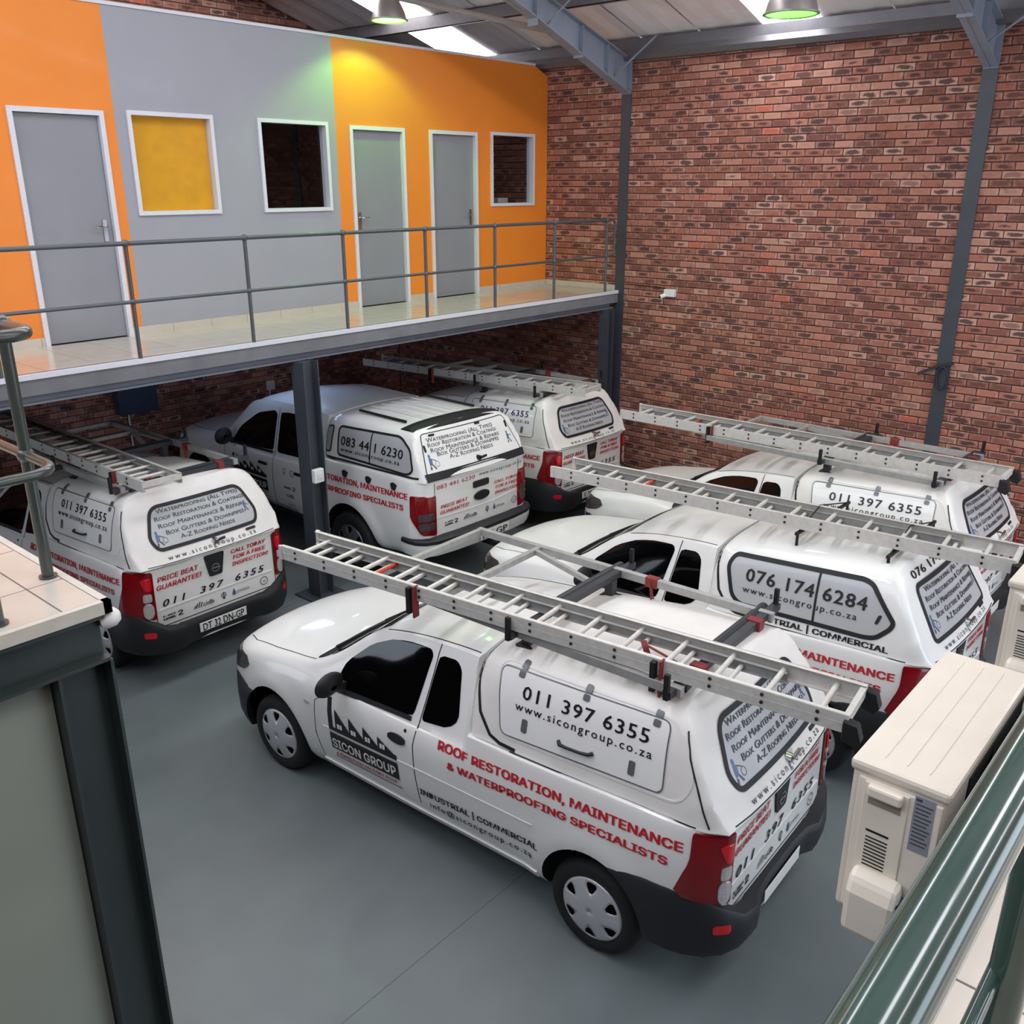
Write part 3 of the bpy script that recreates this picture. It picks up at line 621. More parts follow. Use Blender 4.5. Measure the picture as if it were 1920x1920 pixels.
def np_canopy(zt=1.715, win=False):
    by = [0, .70, .79, .788, .768, .725, .672, .61, .46, .23, 0]; bz = [1.10, 1.10, 1.10, 1.13, 1.25, 1.44, 1.575, 1.648, 1.69, 1.708, 1.715]
    def sc2(top, ky=1, lift=0, zl=None):
        o = []; k = (top-1.13)/(1.715-1.13)
        for y, z in zip(by, bz):
            zz = z if z <= 1.13 else 1.13+(z-1.13)*k
            o.append((y*ky, zz+lift))
        if zl:
            ysd = [(z, y) for y, z in o[3:8]]; yy = .79
            for (za, ya), (zb_, yb) in zip(ysd[:-1], ysd[1:]):
                if za <= zl <= zb_: yy = ya+(yb-ya)*(zl-za)/(zb_-za)
            if zl > ysd[-1][0]: yy = ysd[-1][1]
            o = [(min(y, yy) if z > zl-.02 else y, min(z, zl)) for y, z in o]
        return o
    S = [(.985, sc2(1.60, .955, -.02)), (.955, sc2(1.645, .985, -.015)), (.90, sc2(1.66, 1, -.012)), (.30, sc2(1.695, 1, .015)), (-.34, sc2(1.715, 1, .04))]
    for x in (-.39, -.43, -.50, -.58, -.66, -.715, -.75):
        zl = 1.735-(-.39-x)/.36*.60; ky = 1-.09*max(0, (-.60-x)/.15)**1.5
        S.append((x, sc2(1.715, ky, .045, max(zl, 1.15))))
    sh = lambda x, y, z: -.05*(1-min(1, (y/.78)**2))*min(1, max(0, (-.36-x)/.1))
    return recalc(loft(S, .05, 3, sh).mesh('canopy', [DIRTY if not win else WHITE], 32))
WORK = []
def sicon_logo(sk, parent, x0=2.25, z0=.635, T=R(3.2), W=.69, s=1.0):
    c, sn = math.cos(T), math.sin(T)
    f = lambda u, v: (x0-(u*c-v*sn)*s, z0+(u*sn+v*c)*s)
    P = [[(0, 0), (W, -.01), (W, .03), (0, .03)], [(0, .03), (.045, .03), (.045, .255), (0, .255)]]
    for k in range(4):
        a = .075+k*.145; P.append([(a, .03), (a, .18-.022*k), (a+.16, .028)])
    P.append([(0, -.155), (W, -.165), (W, -.03), (0, -.02)])
    g = shapes(sk, 'side', [[f(*q) for q in p] for p in P], BLKT, parent, .0045, 'factory_logo')
    Wn = []
    for k in range(4):
        a = .098+k*.145
        for dx in (0, .028): Wn.append([(a+dx, .035), (a+dx+.022, .035), (a+dx+.022, .072), (a+dx, .072)])
    shapes(sk, 'side', [[f(*q) for q in p] for p in Wn], WHT, g, .007, 'logo_window')
    a, b = f(.02, -.135); letter(sk, 'side', 'SICON GROUP', a, b, (W-.04)*s, .10*s, WHT, g, T, .018, off=.008)
    a, b = f(.03, -.205); letter(sk, 'side', 'A PERFECTION ON EVERY ROOF', a, b, (W-.06)*s, .026*s, REDT, g, T, .01)
    shapes(sk, 'side', [[f(*q) for q in [(.02, -.225), (W+.01, -.235), (W+.01, -.228), (.02, -.218)]]], BLKT, g, .0045, 'logo_rule')
def worker(sk, parent, a, b, s, bag=True):
    """little printed roofer: crouching body, head, tool line"""
    f = lambda u, v: (a-u*s, b+v*s)
    P = [disc2(*f(.035, .12), .016*s, .02*s, 10), [f(*q) for q in [(.01, .02), (.05, .03), (.06, .07), (.045, .105), (.02, .10), (.012, .06)]]]
    g = shapes(sk, 'rear', P, BLUET, parent, .0072, 'printed_worker')
    Q = [[f(*q) for q in [(.01, .02), (.0, -.02), (.02, -.02), (.03, .01)]], [f(*q) for q in [(.04, .03), (.07, -.02), (.09, -.018), (.055, .035)]], [f(*q) for q in [(.05, .085), (.11, .06), (.112, .068), (.052, .095)]]]
    if bag: Q += ring2(*f(.115, .03), .026*s, .031*s, 12)
    shapes(sk, 'rear', Q, GRYT, g, .007, 'print_outline')
def emblem_row(sk, parent, ys, z, s=1.0, small=1.0):
    letter(sk, 'rear', 'B-BBEE', ys[0], z+.03*s, .125*s, .022*s, BLKT, parent, bold=.02, name='grading_mark'); letter(sk, 'rear', 'LEVEL', ys[0], z, .125*s, .024*s, BLKT, parent, bold=.06, name='grading_mark'); letter(sk, 'rear', '2', ys[0]-.145*s, z, .05*s, .065*s, BLKT, parent, bold=.02, name='grading_mark')
    f = lambda u, v: (ys[1]-u*s, z+v*s)
    shapes(sk, 'rear', [[f(a, 0), f(a+.012, 0), f(a+.03, h), f(a+.018, h)] for a, h in ((0, .03), (.022, .045), (.045, .055), (.068, .045))], GRYT, parent, name='industry_mark'); letter(sk, 'rear', 'cidb', f(.1, 0)[0], z, .115*s, .044*s, GRYT, parent, bold=.01, name='industry_mark')
    f = lambda u, v: (ys[2]-u*s, z+v*s)
    shapes(sk, 'rear', ring2(*f(0, .035), .02*s, .027*s, 14)+[[f(-.009, -.005), f(.009, -.005), f(.009, .012), f(-.009, .012)], [f(-.007, .02), f(.007, .02), f(0, .075)]], BLKT, parent, name='flame_mark')
    f = lambda u, v: (ys[3]-u*s, z+v*s)
    shapes(sk, 'rear', [[f(*q) for q in [(0, .012), (.008, 0), (.022, -.004), (.036, 0), (.044, .014), (.038, .03), (.022, .07), (.006, .03)]]], BLUET, parent, name='drop_mark'); letter(sk, 'rear', 'DWASA', f(.055, 0)[0], z+.006, .135*s, .03*s, GRYT, parent, name='drop_mark')
    shapes(sk, 'rear', ring2(ys[4], z+.03*s, .036*s, .043*s, 24)+[[(ys[4]+.016*s, z+.04*s), (ys[4], z+.012*s), (ys[4]-.016*s, z+.04*s), (ys[4], z+.026*s)]], GRYT, parent, name='round_mark')
LINES = ['Waterproofing (All Types)', 'Roof Restoration & Coatings', 'Roof Maintenance & Repairs', 'Box Gutters & Downpipes', 'A-Z Roofing Needs']
def service_lines(sk, parent, rows, H, m=GRYT):
    for t, (a, b, z) in zip(LINES, rows): letter(sk, 'rear', t, a, z, a-b, H, m, parent, 0, .008, .06, True, off=.0075)
T3 = R(3.2)
def np_common(root):
    me = cut(np_body(), NPCUT(), [WHITE, BLACK], 40); body = put('body', me, root); sk = Skin([me]); P = root
    # glass
    g = rounded([(2.235, .955), (2.175, 1.14), (1.97, 1.32), (1.77, 1.415), (1.56, 1.46), (1.40, 1.472), (1.375, 1.44), (1.465, 1.0)], .05)
    for pj, nm in (('side', 'door_window'), ('right', 'door_window')):
        w_ = patch(sk, pj, g, .004, 18, 14, BLKGL, nm, P); ribbon(sk, pj, [(2.245, .95), (1.47, .993)], .03, .006, RUBBER, 'window_seal', w_)
        q = rounded([(1.385, 1.01), (1.315, 1.462), (1.165, 1.475), (1.115, 1.43), (1.075, 1.12), (1.15, 1.045)], .035); patch(sk, pj, q, .004, 14, 8, BLKGL, 'quarter_window', P)
        ribbon(sk, pj, [(1.325, 1.525), (1.345, 1.33), (1.393, 1.03), (1.415, .84), (1.40, .63), (1.375, .40)], .008, .0012, SEAM, 'door_gap', P)
        ribbon(sk, pj, [(2.22, .95), (2.40, .81), (2.415, .54), (2.37, .34)], .006, .0012, SEAM, 'door_gap', P)
        ribbon(sk, 'top', [(1.88, .575*(1 if pj == 'side' else -1)), (1.6, .585*(1 if pj == 'side' else -1)), (1.02, .60*(1 if pj == 'side' else -1))], .010, .0012, SEAM, 'roof_gap', P)
        ribbon(sk, pj, [(2.32, .632), (1.42, .672), (.42, .705)], .012, .004, WHITE, 'side_moulding', P)
        ribbon(sk, pj, [(2.38, .30), (1.4, .31), (.36, .34)], .045, .012, WHITE, 'sill_step', P, skirt=.014)
    patch(sk, 'top', rounded([(2.44, .66), (2.44, -.66), (1.91, -.535), (1.91, .535)], .05), .004, 20, 16, BLKGL, 'windscreen', P)
    patch(sk, 'top', rounded([(2.515, .70), (2.53, 0), (2.515, -.70), (2.435, -.67), (2.445, 0), (2.435, .67)], .02), .006, 20, 6, RUBBER, 'cowl', P)
    for y0, y1 in ((.55, .02), (.05, -.45)):
        a, b, c_ = sk.top(2.47, y0, .02), sk.top(2.40, (y0+y1)/2, .028), sk.top(2.36, y1, .022); mb = MB(); mb.tube([a, b, c_], [.012, .009, .006], 8); mb.build('wiper', BLACK, P, 60)
    for s in (1, -1):
        ribbon(sk, 'top', [(2.52, .71*s), (3.0, .695*s), (3.3, .665*s), (3.48, .58*s)], .007, .0012, SEAM, 'bonnet_gap', P)
        hc = Skin.corner(3.15, .42*s); hp = lambda a, b, off, hc=hc, s=s: hc(sk, a*s, b, off); patch(sk, hp, rounded([(R(8), .655), (R(40), .675), (R(70), .735), (R(82), .80), (R(74), .855), (R(35), .845), (R(8), .785)], .03), .006, 12, 12, DARKL, 'headlamp', P)
        for zz, h in ((.08, 0),): pass
        # mirror
        mb = MB(); mb.lathe([(.02+.078*math.sin(math.pi*k/8), -.055+.11*k/8) for k in range(9)], (0, 0, 0), (1, 0, .1), 20); mb.v = [(2.13+x, (.925*s)+y*1.25, 1.065+z*.95) for x, y, z in mb.v]; mi = mb.build('mirror', PLAST, P, 50)
        mb = MB(); mb.bar((2.13, .80*s, 1.02), (2.13, .88*s, 1.04), .07, .05); mb.build('mirror_arm', PLAST, mi)
        # tail lamp
        cp = Skin.corner(-.30, .40*s); A = lambda x, y: math.atan2((y-.40)*1.0, x+.30) if s > 0 else math.atan2(-(y-.40), x+.30)
        pr = lambda a, b, off, cp=cp: cp(sk, a, b, off)
        a0, a1, a2, a3 = A(-.605, .82), A(-.74, .63), A(-.60, .83), A(-.52, .85)
        if s < 0: a0, a1, a2, a3 = [(v+2*math.pi) if v < 0 else v for v in (a0, a1, a2, a3)]
        tl = patch(sk, pr, rounded([(a0, 1.135), (a1, 1.12), (a1, .665), (a3, .755), (a2, .98)], .03), .014, 16, 12, REDL, 'tail_lamp', P, .02)
        am = a1+(a0-a1)*.42; ab = a1+(a0-a1)*.06
        aw = (am-ab)/2; ac = ab+aw; patch(sk, pr, disc2(ac, .765, aw*.95, .075, 20), .022, 8, 6, CLEARL, 'clear_lens', tl, .012); patch(sk, pr, rounded([(ac+aw*.6, .925), (ac-aw*.75, .925), (ac-aw*.75, .85), (ac+aw*.7, .85)], .02), .021, 6, 6, CLEARL, 'clear_lens', tl, .012); patch(sk, pr, rounded([(am, 1.06), (ab, 1.07), (ab, .95), (ac, .95)], .03), .020, 8, 6, REDB, 'brake_lens', tl, .01)
    patch(sk, 'side', disc2(1.562, .835, .085, .032), .012, 8, 8, PLAST, 'door_handle', P, .012); patch(sk, 'side', disc2(1.495, .912, .012), .004, 6, 6, BLACK, 'lock', P); patch(sk, 'side', disc2(2.49, .765, .03, .017), .006, 6, 6, CLEARL, 'side_indicator', P)
    # tailgate lines and bumpers
    ribbon(sk, 'rear', [(.625, 1.10), (.628, .74), (.63, .575), (-.63, .575), (-.628, .74), (-.625, 1.10)], .008, .0015, SEAM, 'tailgate_gap', P); ribbon(sk, 'rear', [(.60, .735), (-.60, .735)], .012, .004, WHITE, 'tailgate_crease', P)
    path = [(-.10, .872), (-.22, .876), (-.36, .878), (-.50, .868), (-.60, .84), (-.70, .785), (-.785, .70), (-.838, .58), (-.852, .44), (-.81, .36), (-.795, .18), (-.795, 0)]
    tz = [.70, .725, .745, .755, .75, .715, .655, .575, .555, .55, .55, .55]
    def pf(i): t = tz[i]; return [(-.09, t), (-.012, t), (.0, t-.02), (.004, .50), (-.004, .40), (-.03, .33), (-.09, .31)]
    rb = put('rear_bumper', bumper(path, pf, 'rear_bumper', PLAST, NPCUT()), P); bs = Skin([rb.data])
    for y in (.72, -.72): patch(bs, 'rear', rounded([(y-.04, .51), (y+.04, .51), (y+.04, .565), (y-.04, .565)], .015), .004, 6, 6, REDB, 'reflector', rb)
    fpath = [(3.14, .845), (3.28, .835), (3.40, .80), (3.50, .735), (3.585, .62), (3.645, .45), (3.675, .22), (3.685, 0)]
    def ff(i): t = [.60, .625, .64, .65, .655, .66, .66, .66][i]; return [(-.10, t), (-.005, t), (.012, t-.03), (.018, .50), (.01, .34), (-.02, .24), (-.10, .22)]
    put('front_bumper', bumper(fpath, ff, 'front_bumper', PLAST, NPCUT()), P)
    for x in (0, 2.905):
        for s in (1, -1): wheel(P, x, .735*s, .305, .185, .205, 6, SILV, s)
    # tailgate badge, lettering on the tailgate and the sides
    b = patch(sk, 'rear', rounded([(.115, 1.10), (-.095, 1.10), (-.055, .89), (.075, .89)], .015), .012, 10, 8, PLAST, 'tailgate_latch_cover', P, .014)
    shapes(sk, 'rear', ring2(.01, .965, .032, .042, 24)+[[(.06, .957), (-.04, .957), (-.04, .973), (.06, .973)]], CHROME, b, .016, 'round_badge')
    for t, a, z, W_, H in (('PRICE BEAT', .585, 1.0, .41, .062), ('GUARANTEE!', .60, .925, .45, .062), ('CALL TODAY', -.17, 1.042, .385, .05), ('FOR A FREE', -.185, .98, .365, .05), ('INSPECTION!', -.165, .917, .41, .05)): letter(sk, 'rear', t, a, z, W_, H, REDT, P, 0, .018, .2)
    letter(sk, 'rear', '011  397  6355', .56, .758, 1.07, .066, BLKT, P, 0, .014, .25, spacing=1.3, grot=False)
    emblem_row(sk, P, (.575, .275, -.045, -.135, -.495), .628)
    for t, a, z, W_, H, m_, bo in (('ROOF RESTORATION, MAINTENANCE', 1.195, .903, 1.755, .076, REDT, .028), ('& WATERPROOFING SPECIALISTS', 1.10, .806, 1.585, .066, REDT, .028), ('INDUSTRIAL | COMMERCIAL', 1.362, .492, .99, .058, BLKT, .022), ('info@sicongroup.co.za', 1.28, .415, .86, .045, BLKT, .004)): letter(sk, 'side', t, a, z, W_, H, m_, P, T3*1.05, bo, spacing=1.25 if '@' in t else 1)
    sicon_logo(sk, P)
    return sk
def plate(root, txt, y=.02, z=.457, x=-.808, w_=.5):
    o = MB().box((x-.006, y-w_/2, z-.045), (x, y+w_/2, z+.045)).build('number_plate', PLATE, root, bevel=.004)
    if txt:
        vs, fs, _ = text_mesh(txt, .075/.727, .012); a, b = min(v[0] for v in vs), max(v[0] for v in vs); k = (w_-.06)/(b-a); mb = MB(); mb.add([(x-.008, y+(w_-.06)/2-(v[0]-a)*k, z-.0375+v[1]) for v in vs], fs); mb.build('plate_lettering', BLKT, o)
def np_canopy_trim(root, cm, me, sk, kind):
    ribbon(sk, 'rear', [(.655, 1.16), (.50, 1.155), (-.50, 1.155), (-.655, 1.16)], .006, .0012, SEAM, 'canopy_gap', cm)
    ribbon(sk, 'side', [(.957, 1.575), (.952, 1.45), (.895, 1.26), (.80, 1.145), (.72, 1.12), (.60, 1.118)], .02, .004, RUBBER, 'canopy_seal', cm); ribbon(sk, 'side', [(.64, 1.10), (-.60, 1.158)], .007, .0015, SEAM, 'canopy_gap', cm)
    ribbon(sk, 'top', [(.957, .635), (.955, .40), (.952, 0), (.955, -.40), (.957, -.635)], .03, .005, RUBBER, 'canopy_seal', cm)
    if kind == 'flap':
        ribbon(sk, 'side', [(-.455, 1.62), (-.505, 1.50), (-.585, 1.34), (-.665, 1.17)], .008, .005, SEAM, 'hatch_gap', cm)
        e = ribbon(sk, 'side', rounded([(.83, 1.60), (-.40, 1.655), (-.555, 1.39), (-.49, 1.245), (.72, 1.175)], .09, 6), .012, .004, DIRTY, 'panel_emboss', cm, True)
        f = patch(sk, 'side', rounded([(.80, 1.575), (-.36, 1.635), (-.385, 1.26), (.72, 1.19)], .05, 6), .006, 16, 16, WHITE, 'side_flap', cm, .007); ribbon(sk, 'side', rounded([(.80, 1.575), (-.36, 1.635), (-.385, 1.26), (.72, 1.19)], .05, 6), .006, .0075, LOUV, 'flap_edge', f, True)
        for x, z in ((.64, 1.585), (.175, 1.605), (-.28, 1.625)):
            for dz in (.021, -.021): patch(sk, 'side', rounded([(x-.022, z+dz-.017), (x+.022, z+dz-.017), (x+.022, z+dz+.017), (x-.022, z+dz+.017)], .008), .011, 4, 4, LOUV, 'hinge', f, .008)
        for x, z in ((.552, 1.293), (-.185, 1.328)): patch(sk, 'side', rounded([(x-.02, z-.04), (x+.02, z-.04), (x+.02, z+.04), (x-.02, z+.04)], .008), .011, 6, 4, LOUV, 'latch', f, .008)
        mb = MB(); a, b = Vector(sk.side(.30, 1.297, .008)), Vector(sk.side(.065, 1.312, .008)); mb.tube([a, a+Vector((-.02, .022, -.004)), a.lerp(b, .3)+Vector((0, .026, -.006)), a.lerp(b, .7)+Vector((0, .026, -.006)), b+Vector((.02, .022, -.004)), b], [.012, .011, .009, .009, .011, .012], 8); mb.build('handle', PLAST, f, 60)
        letter(sk, 'side', '011 397 6355', .60, 1.443, .86, .076, BLKT, f, T3, .011, off=.009, spacing=1.12); letter(sk, 'side', 'www.sicongroup.co.za', .635, 1.368, .93, .05, BLKT, f, T3, .004, off=.009, spacing=1.25)
    else:
        o = [(.855, 1.47), (.815, 1.555), (-.20, 1.63), (-.27, 1.615), (-.47, 1.40), (-.455, 1.355), (-.37, 1.265), (-.29, 1.245), (.70, 1.20), (.775, 1.25)]
        f = patch(sk, 'side', rounded(o, .04), .005, 18, 18, GREYF, 'canopy_window', cm); ribbon(sk, 'side', rounded(o, .05), .032, .008, RUBBER, 'window_seal', f, True, .03); ribbon(sk, 'side', [(.119, 1.595), (.098, 1.235)], .018, .007, RUBBER, 'window_bar', f)
        patch(sk, 'side', rounded([(-.36, 1.43), (-.385, 1.43), (-.365, 1.36), (-.34, 1.36)], .01), .01, 6, 4, PLAST, 'latch', f)
        letter(sk, 'side', '076 174 6284', .685, 1.388, .955, .098, BLKT, f, T3*.8, .016, off=.0095, spacing=1.1, grot=False); letter(sk, 'side', 'www.sicongroup.co.za', .69, 1.30, .905, .05, BLKT, f, T3*.9, .005, off=.0095, spacing=1.25); letter(sk, 'side', 'INDUSTRIAL | COMMERCIAL', .665, 1.118, 1.14, .058, BLKT, cm, T3, .028)
    # rear hatch window
    o = [(.445, 1.60), (-.46, 1.60), (-.545, 1.36), (-.50, 1.265), (.50, 1.265), (.545, 1.36)] if kind == 'flap' else [(.49, 1.605), (-.47, 1.605), (-.53, 1.25), (.54, 1.25)]
    o = [(o[0][0], o[0][1])]+o[1:]
    f = patch(sk, 'rear', rounded(o, .07 if kind == 'flap' else .04, 6), .005, 16, 18, GREYF, 'hatch_window', cm); ribbon(sk, 'rear', rounded(o, .08 if kind == 'flap' else .05, 6), .028, .008, RUBBER, 'window_seal', f, True, .03)
    service_lines(sk, f, [(.40, -.435, 1.545), (.44, -.478, 1.488), (.43, -.463, 1.428), (.385, -.42, 1.368), (.272, -.288, 1.312)], .036)
    worker(sk, f, .50, 1.31, .75); worker(sk, f, -.43, 1.38, .55, False)
    letter(sk, 'rear', 'www.sicongroup.co.za', .455, 1.176, .91, .038, BLKT, cm, 0, 0, spacing=1.5)
    mb = MB(); p = sk.rear(-.02, 1.222, .01); mb.tube([p+Vector((.02, 0, 0)), p+Vector((-.02, 0, 0))], .026, 14); mb.bar(p+Vector((-.022, .0, 0)), p+Vector((-.022, -.09, .01)), .016, .022); mb.build('hatch_latch', CHROME, cm, 50)
    patch(sk, 'rear', rounded([(-.36, 1.215), (-.47, 1.215), (-.47, 1.235), (-.36, 1.235)], .008), .008, 4, 6, REDL if 0 else PLAST, 'hatch_lamp', cm)
    if kind == 'window': letter(sk, 'rear', '076 174 6284', .47, 1.645, .9, .05, BLKT, cm, 0, .004)
def np_rack(root, zr=1.80):
    r = empty('rack_temp'); y = .575; COL.objects.unlink(r); bpy.data.objects.remove(r)
    for s, nm in ((1, 'rack_side_bar'), (-1, 'rack_side_bar')): MB().box((-.36, s*y-.022, zr-.055), (2.05, s*y+.022, zr)).build(nm, ALUD, root, bevel=.003)
    for x in (2.03, 1.45): MB().box((x-.02, -y, zr-.045), (x+.02, y, zr-.005)).build('rack_cross_bar', ALUD, root)
    mb = MB(); mb.bar((1.43, -.50, zr-.025), (.80, -.30, zr-.03), .03, .035); mb.build('rack_brace', ALUD, root)
    for x, y_ in ((.50, -.575), (-.31, -.42), (-.31, .30)):
        mb = MB(); mb.box((x-.045, y_-.03, zr-.062), (x+.045, y_+.03, zr+.006)); mb.bar((x, y_+.032, zr-.01), (x-.02, y_+.036, zr-.14), .035, .006, (1, 0, 0)); mb.build('strap_tie', STRAP, root, bevel=.006)
    for x in (.76, -.31):
        MB().box((x-.025, -.74, zr-.045), (x+.025, .66, zr-.002)).build('rack_cross_bar', STEELD, root); mb = MB(); mb.tube([(x+.06, -.68, zr-.03), (x+.06, .10, zr-.03)], .034, 10); mb.build('rack_roller', STEELD, root, 60)
        for s in (.46, -.46): mb = MB(); mb.box((x-.03, s-.03, zr-.16), (x+.03, s+.03, zr-.04)); mb.box((x-.06, s-.05, zr-.175), (x+.06, s+.05, zr-.155)); mb.build('rack_foot', STEELD, root)
        for s in (.66, -.72): MB().box((x-.014, s-.012, zr-.05), (x+.014, s+.012, zr+.10)).build('rack_stop', BLACK, root)
def ladder(name, pose, A, B, z, w_, label, rear_feet=True, red=True, straps=(), double=True):
    """extension ladder lying flat: A, B = ends of its near rail (car x, y) in the frame of the pickup"""
    t = empty(name, (0, 0, 0), label=label, cat='ladder', group='aluminium extension ladders on the pickups'); t.matrix_world = Matrix.Translation((pose[0], pose[1], 0)) @ Matrix.Rotation(pose[2], 4, 'Z') @ Matrix.Translation((A[0], A[1], z)) @ Matrix.Rotation(math.atan2(B[1]-A[1], B[0]-A[0]), 4, 'Z')
    L = math.hypot(B[0]-A[0], B[1]-A[1])
    def rail(y, s, h, z0, x0, x1, nm, m=ALU):
        mb = MB(); mb.box((x0, y-.003, z0), (x1, y+.003, z0+h)); mb.box((x0, y, z0), (x1, y+s*.028, z0+.005)); mb.box((x0, y, z0+h-.005), (x1, y+s*.028, z0+h)); mb.box((x0, y-s*.004, z0+h*.48), (x1, y, z0+h*.54)); return mb.build(nm, m, t)
    H = .098
    sgn = 1
    y0, y1 = 0, w_
    ra = rail(y0, 1, H, -H, 0, L, 'rail'); rb_ = rail(y1, -1, H, -H, 0, L, 'rail')
    rail(y0+.034, 1, .062, -H-.003, .05, L-.40, 'inner_rail', ALUD); rail(y1-.034, -1, .062, -H-.003, .05, L-.40, 'inner_rail', ALUD)
    n = int(L/.279); st = (L-(n-1)*.279)/2
    me = None; me2 = None
    for k in range(n):
        x = st+k*.279
        if me is None:
            mb = MB(); mb.tube([(0, y0, 0), (0, y1, 0)], .0155, 10); me = mb.mesh('rung', ALU, 60); mb = MB(); mb.tube([(0, y0+.03, 0), (0, y1-.03, 0)], .0145, 10); me2 = mb.mesh('inner_rung', ALU, 60)
            mb = MB()
            for yy, d in ((y0, -1), (y1, 1)):
                for zz in (.022, -.022): mb.lathe([(.0105, 0), (.009, .006), (1e-4, .007)], (0, yy+d*.003, zz), (0, d, 0), 8)
            me3 = mb.mesh('rivets', mat('dark_rivet', '3c3a38', .4, .5, var=0))
        o = put('rung', me, t); o.location = (x, 0, -H*.45); q = put('rung_rivets', me3, o); q.location = (0, 0, 0)
        if x < L-.45: o = put('inner_rung', me2, t); o.location = (x+.055, 0, -H*.80)
    for yy in (y0, y1):
        for xx, d in ((0, -1), (L, 1)):
            if xx == (0 if not rear_feet else L) or xx == 0 and rear_feet:
                pass
    xe = L if rear_feet else 0
    for yy in (y0, y1):
        if rear_feet: mb = MB(); mb.prism([(L-.02, yy-.03, -H-.03), (L+.05, yy-.03, -H-.05), (L+.075, yy-.03, -H-.01), (L+.05, yy-.03, -.03), (L-.02, yy-.03, -.02)], (0, .06, 0)); mb.build('rubber_foot', RUBBER, t, bevel=.006)
        mb = MB(); mb.box((-.012, yy-.008, -H-.002), (.02, yy+.012, .002)); mb.build('end_cap', ALU, t)
    MB().box((L-.03, y0, -.06), (L, y1, -.01)).build('end_bar', ALU, t)
    if red: mb = MB(); mb.tube([(st+.279*2+.09, y0+.02, -H*.62), (st+.279*2+.09, y1-.02, -H*.62)], .013, 10); tag(mb.build('red_rung_cover', mat('red_cover', 'c8402f', .5), t, 60), 'red rung cover')
    MB().box((L*.47, y0-.0045, -.07), (L*.47+.17, y0-.003, -.03)).build('sticker', mat('rail_sticker', 'cdcac4', .4), t)
    if red == 2:
        for (xa, ya), (xb, yb) in (((L-1.12, .10), (L-.98, .22)), ((L-1.16, .14), (L-1.06, .06))): mb = MB(); mb.bar((xa, ya, .004), (xb, yb, -H-.02), .035, .004, (0, 0, 1)); mb.build('strap', STRAP, t)
    for x in straps:
        mb = MB(); mb.bar((x, y0-.012, .006), (x, y0-.012, -H-.11), .05, .012, (1, 0, 0)); mb.build('strap', STRAP, t); mb = MB(); mb.bar((x-.045, y0-.008, -.01), (x-.045, y0-.008, -H-.09), .06, .03, (1, 0, 0)); mb.build('clamp', BLACK, t)
    return t
# ================================================================ VEHICLES IN THE BAY
POSE = {'1': (-6.912, -6.619, R(92.2)), 'L': (-7.167, -1.148, R(90.98)), 'B': (-1.769, -1.519, R(88.42)), 'R': (-2.259, -6.542, R(88.8)), 'M': (-4.385, -6.866, R(89.2)), 'G': (-4.14, -1.264, R(88.45))}
GRP = 'white pickups parked in the bay'
def place(o, k): o.location = (POSE[k][0], POSE[k][1], 0); o.rotation_euler = (0, 0, POSE[k][2])
car1 = empty('pickup_truck', label='nearest white pickup with side-flap canopy and long ladder, phone 011 397 6355', cat='pickup', group=GRP)
np_common(car1); COMMON = list(car1.children)
cmA = np_canopy(); ca = put('canopy', cmA, car1); np_canopy_trim(car1, ca, cmA, Skin([cmA]), 'flap')
RACK0 = set(car1.children); np_rack(car1); RACK = [o for o in car1.children if o not in RACK0]
carM = empty('pickup_truck', label='white pickup with grey-windowed canopy reading 076 174 6284 behind nearest pickup', cat='pickup', group=GRP)
for o in COMMON: copy_tree(o, carM)
cmB = np_canopy(win=True); cb = put('canopy', cmB, carM); np_canopy_trim(carM, cb, cmB, Skin([cmB]), 'window')
for x in (.42, -.28):
    mb = MB()
    for s in (.47, -.47): mb.tube([(x, s, 1.66), (x, s, 1.76)], .012, 8)
    mb.bar((x, -.5, 1.775), (x, .5, 1.775), .022, .022); mb.tube([(x, .47, 1.78), (x, .10, 1.905)], .006, 6); mb.tube([(x, -.47, 1.78), (x, .10, 1.905)], .006, 6); mb.build('ladder_bracket', BLACK, carM)
for k, lb in (('L', 'white pickup at left, rear plate DT 32 DN-GP, half under the mezzanine'), ('B', 'farthest white pickup with ladder in the dark corner under mezzanine'), ('R', 'white pickup with ladder parked right beside the brick wall')):
    c = copy_tree(car1); c['label'] = lb; place(c, k); plate(c, {'L': 'DT 32 DN-GP', 'B': 'V 38 TK-GP', 'R': ''}[k])
plate(car1, 'JX 18 LY-GP' if 0 else ''); plate(carM, '')
place(car1, '1'); place(carM, 'M')
ladder('extension_ladder', POSE['1'], (2.72, .79), (-1.19, .47), 1.905, .36, 'aluminium ladder with red rung cover on the nearest pickup', red=2, straps=(1.24, 2.95))
ladder('extension_ladder', POSE['M'], (2.68, .70), (-1.06, .31), 1.905, .37, 'aluminium ladder tied on the pickup reading 076 174 6284')
ladder('extension_ladder', POSE['R'], (3.15, .60), (-.80, .44), 1.90, .40, 'aluminium ladder on the pickup beside the brick wall', straps=(1.15,))
ladder('extension_ladder', POSE['B'], (2.80, .90), (-.90, .38), 1.90, .40, 'aluminium ladder on the farthest pickup under the mezzanine', rear_feet=False, straps=(1.3,))
ladder('extension_ladder', POSE['L'], (3.2, .50), (-.66, .55), 1.905, .37, 'aluminium ladder on the left pickup under the mezzanine edge', rear_feet=False, straps=(3.4,))

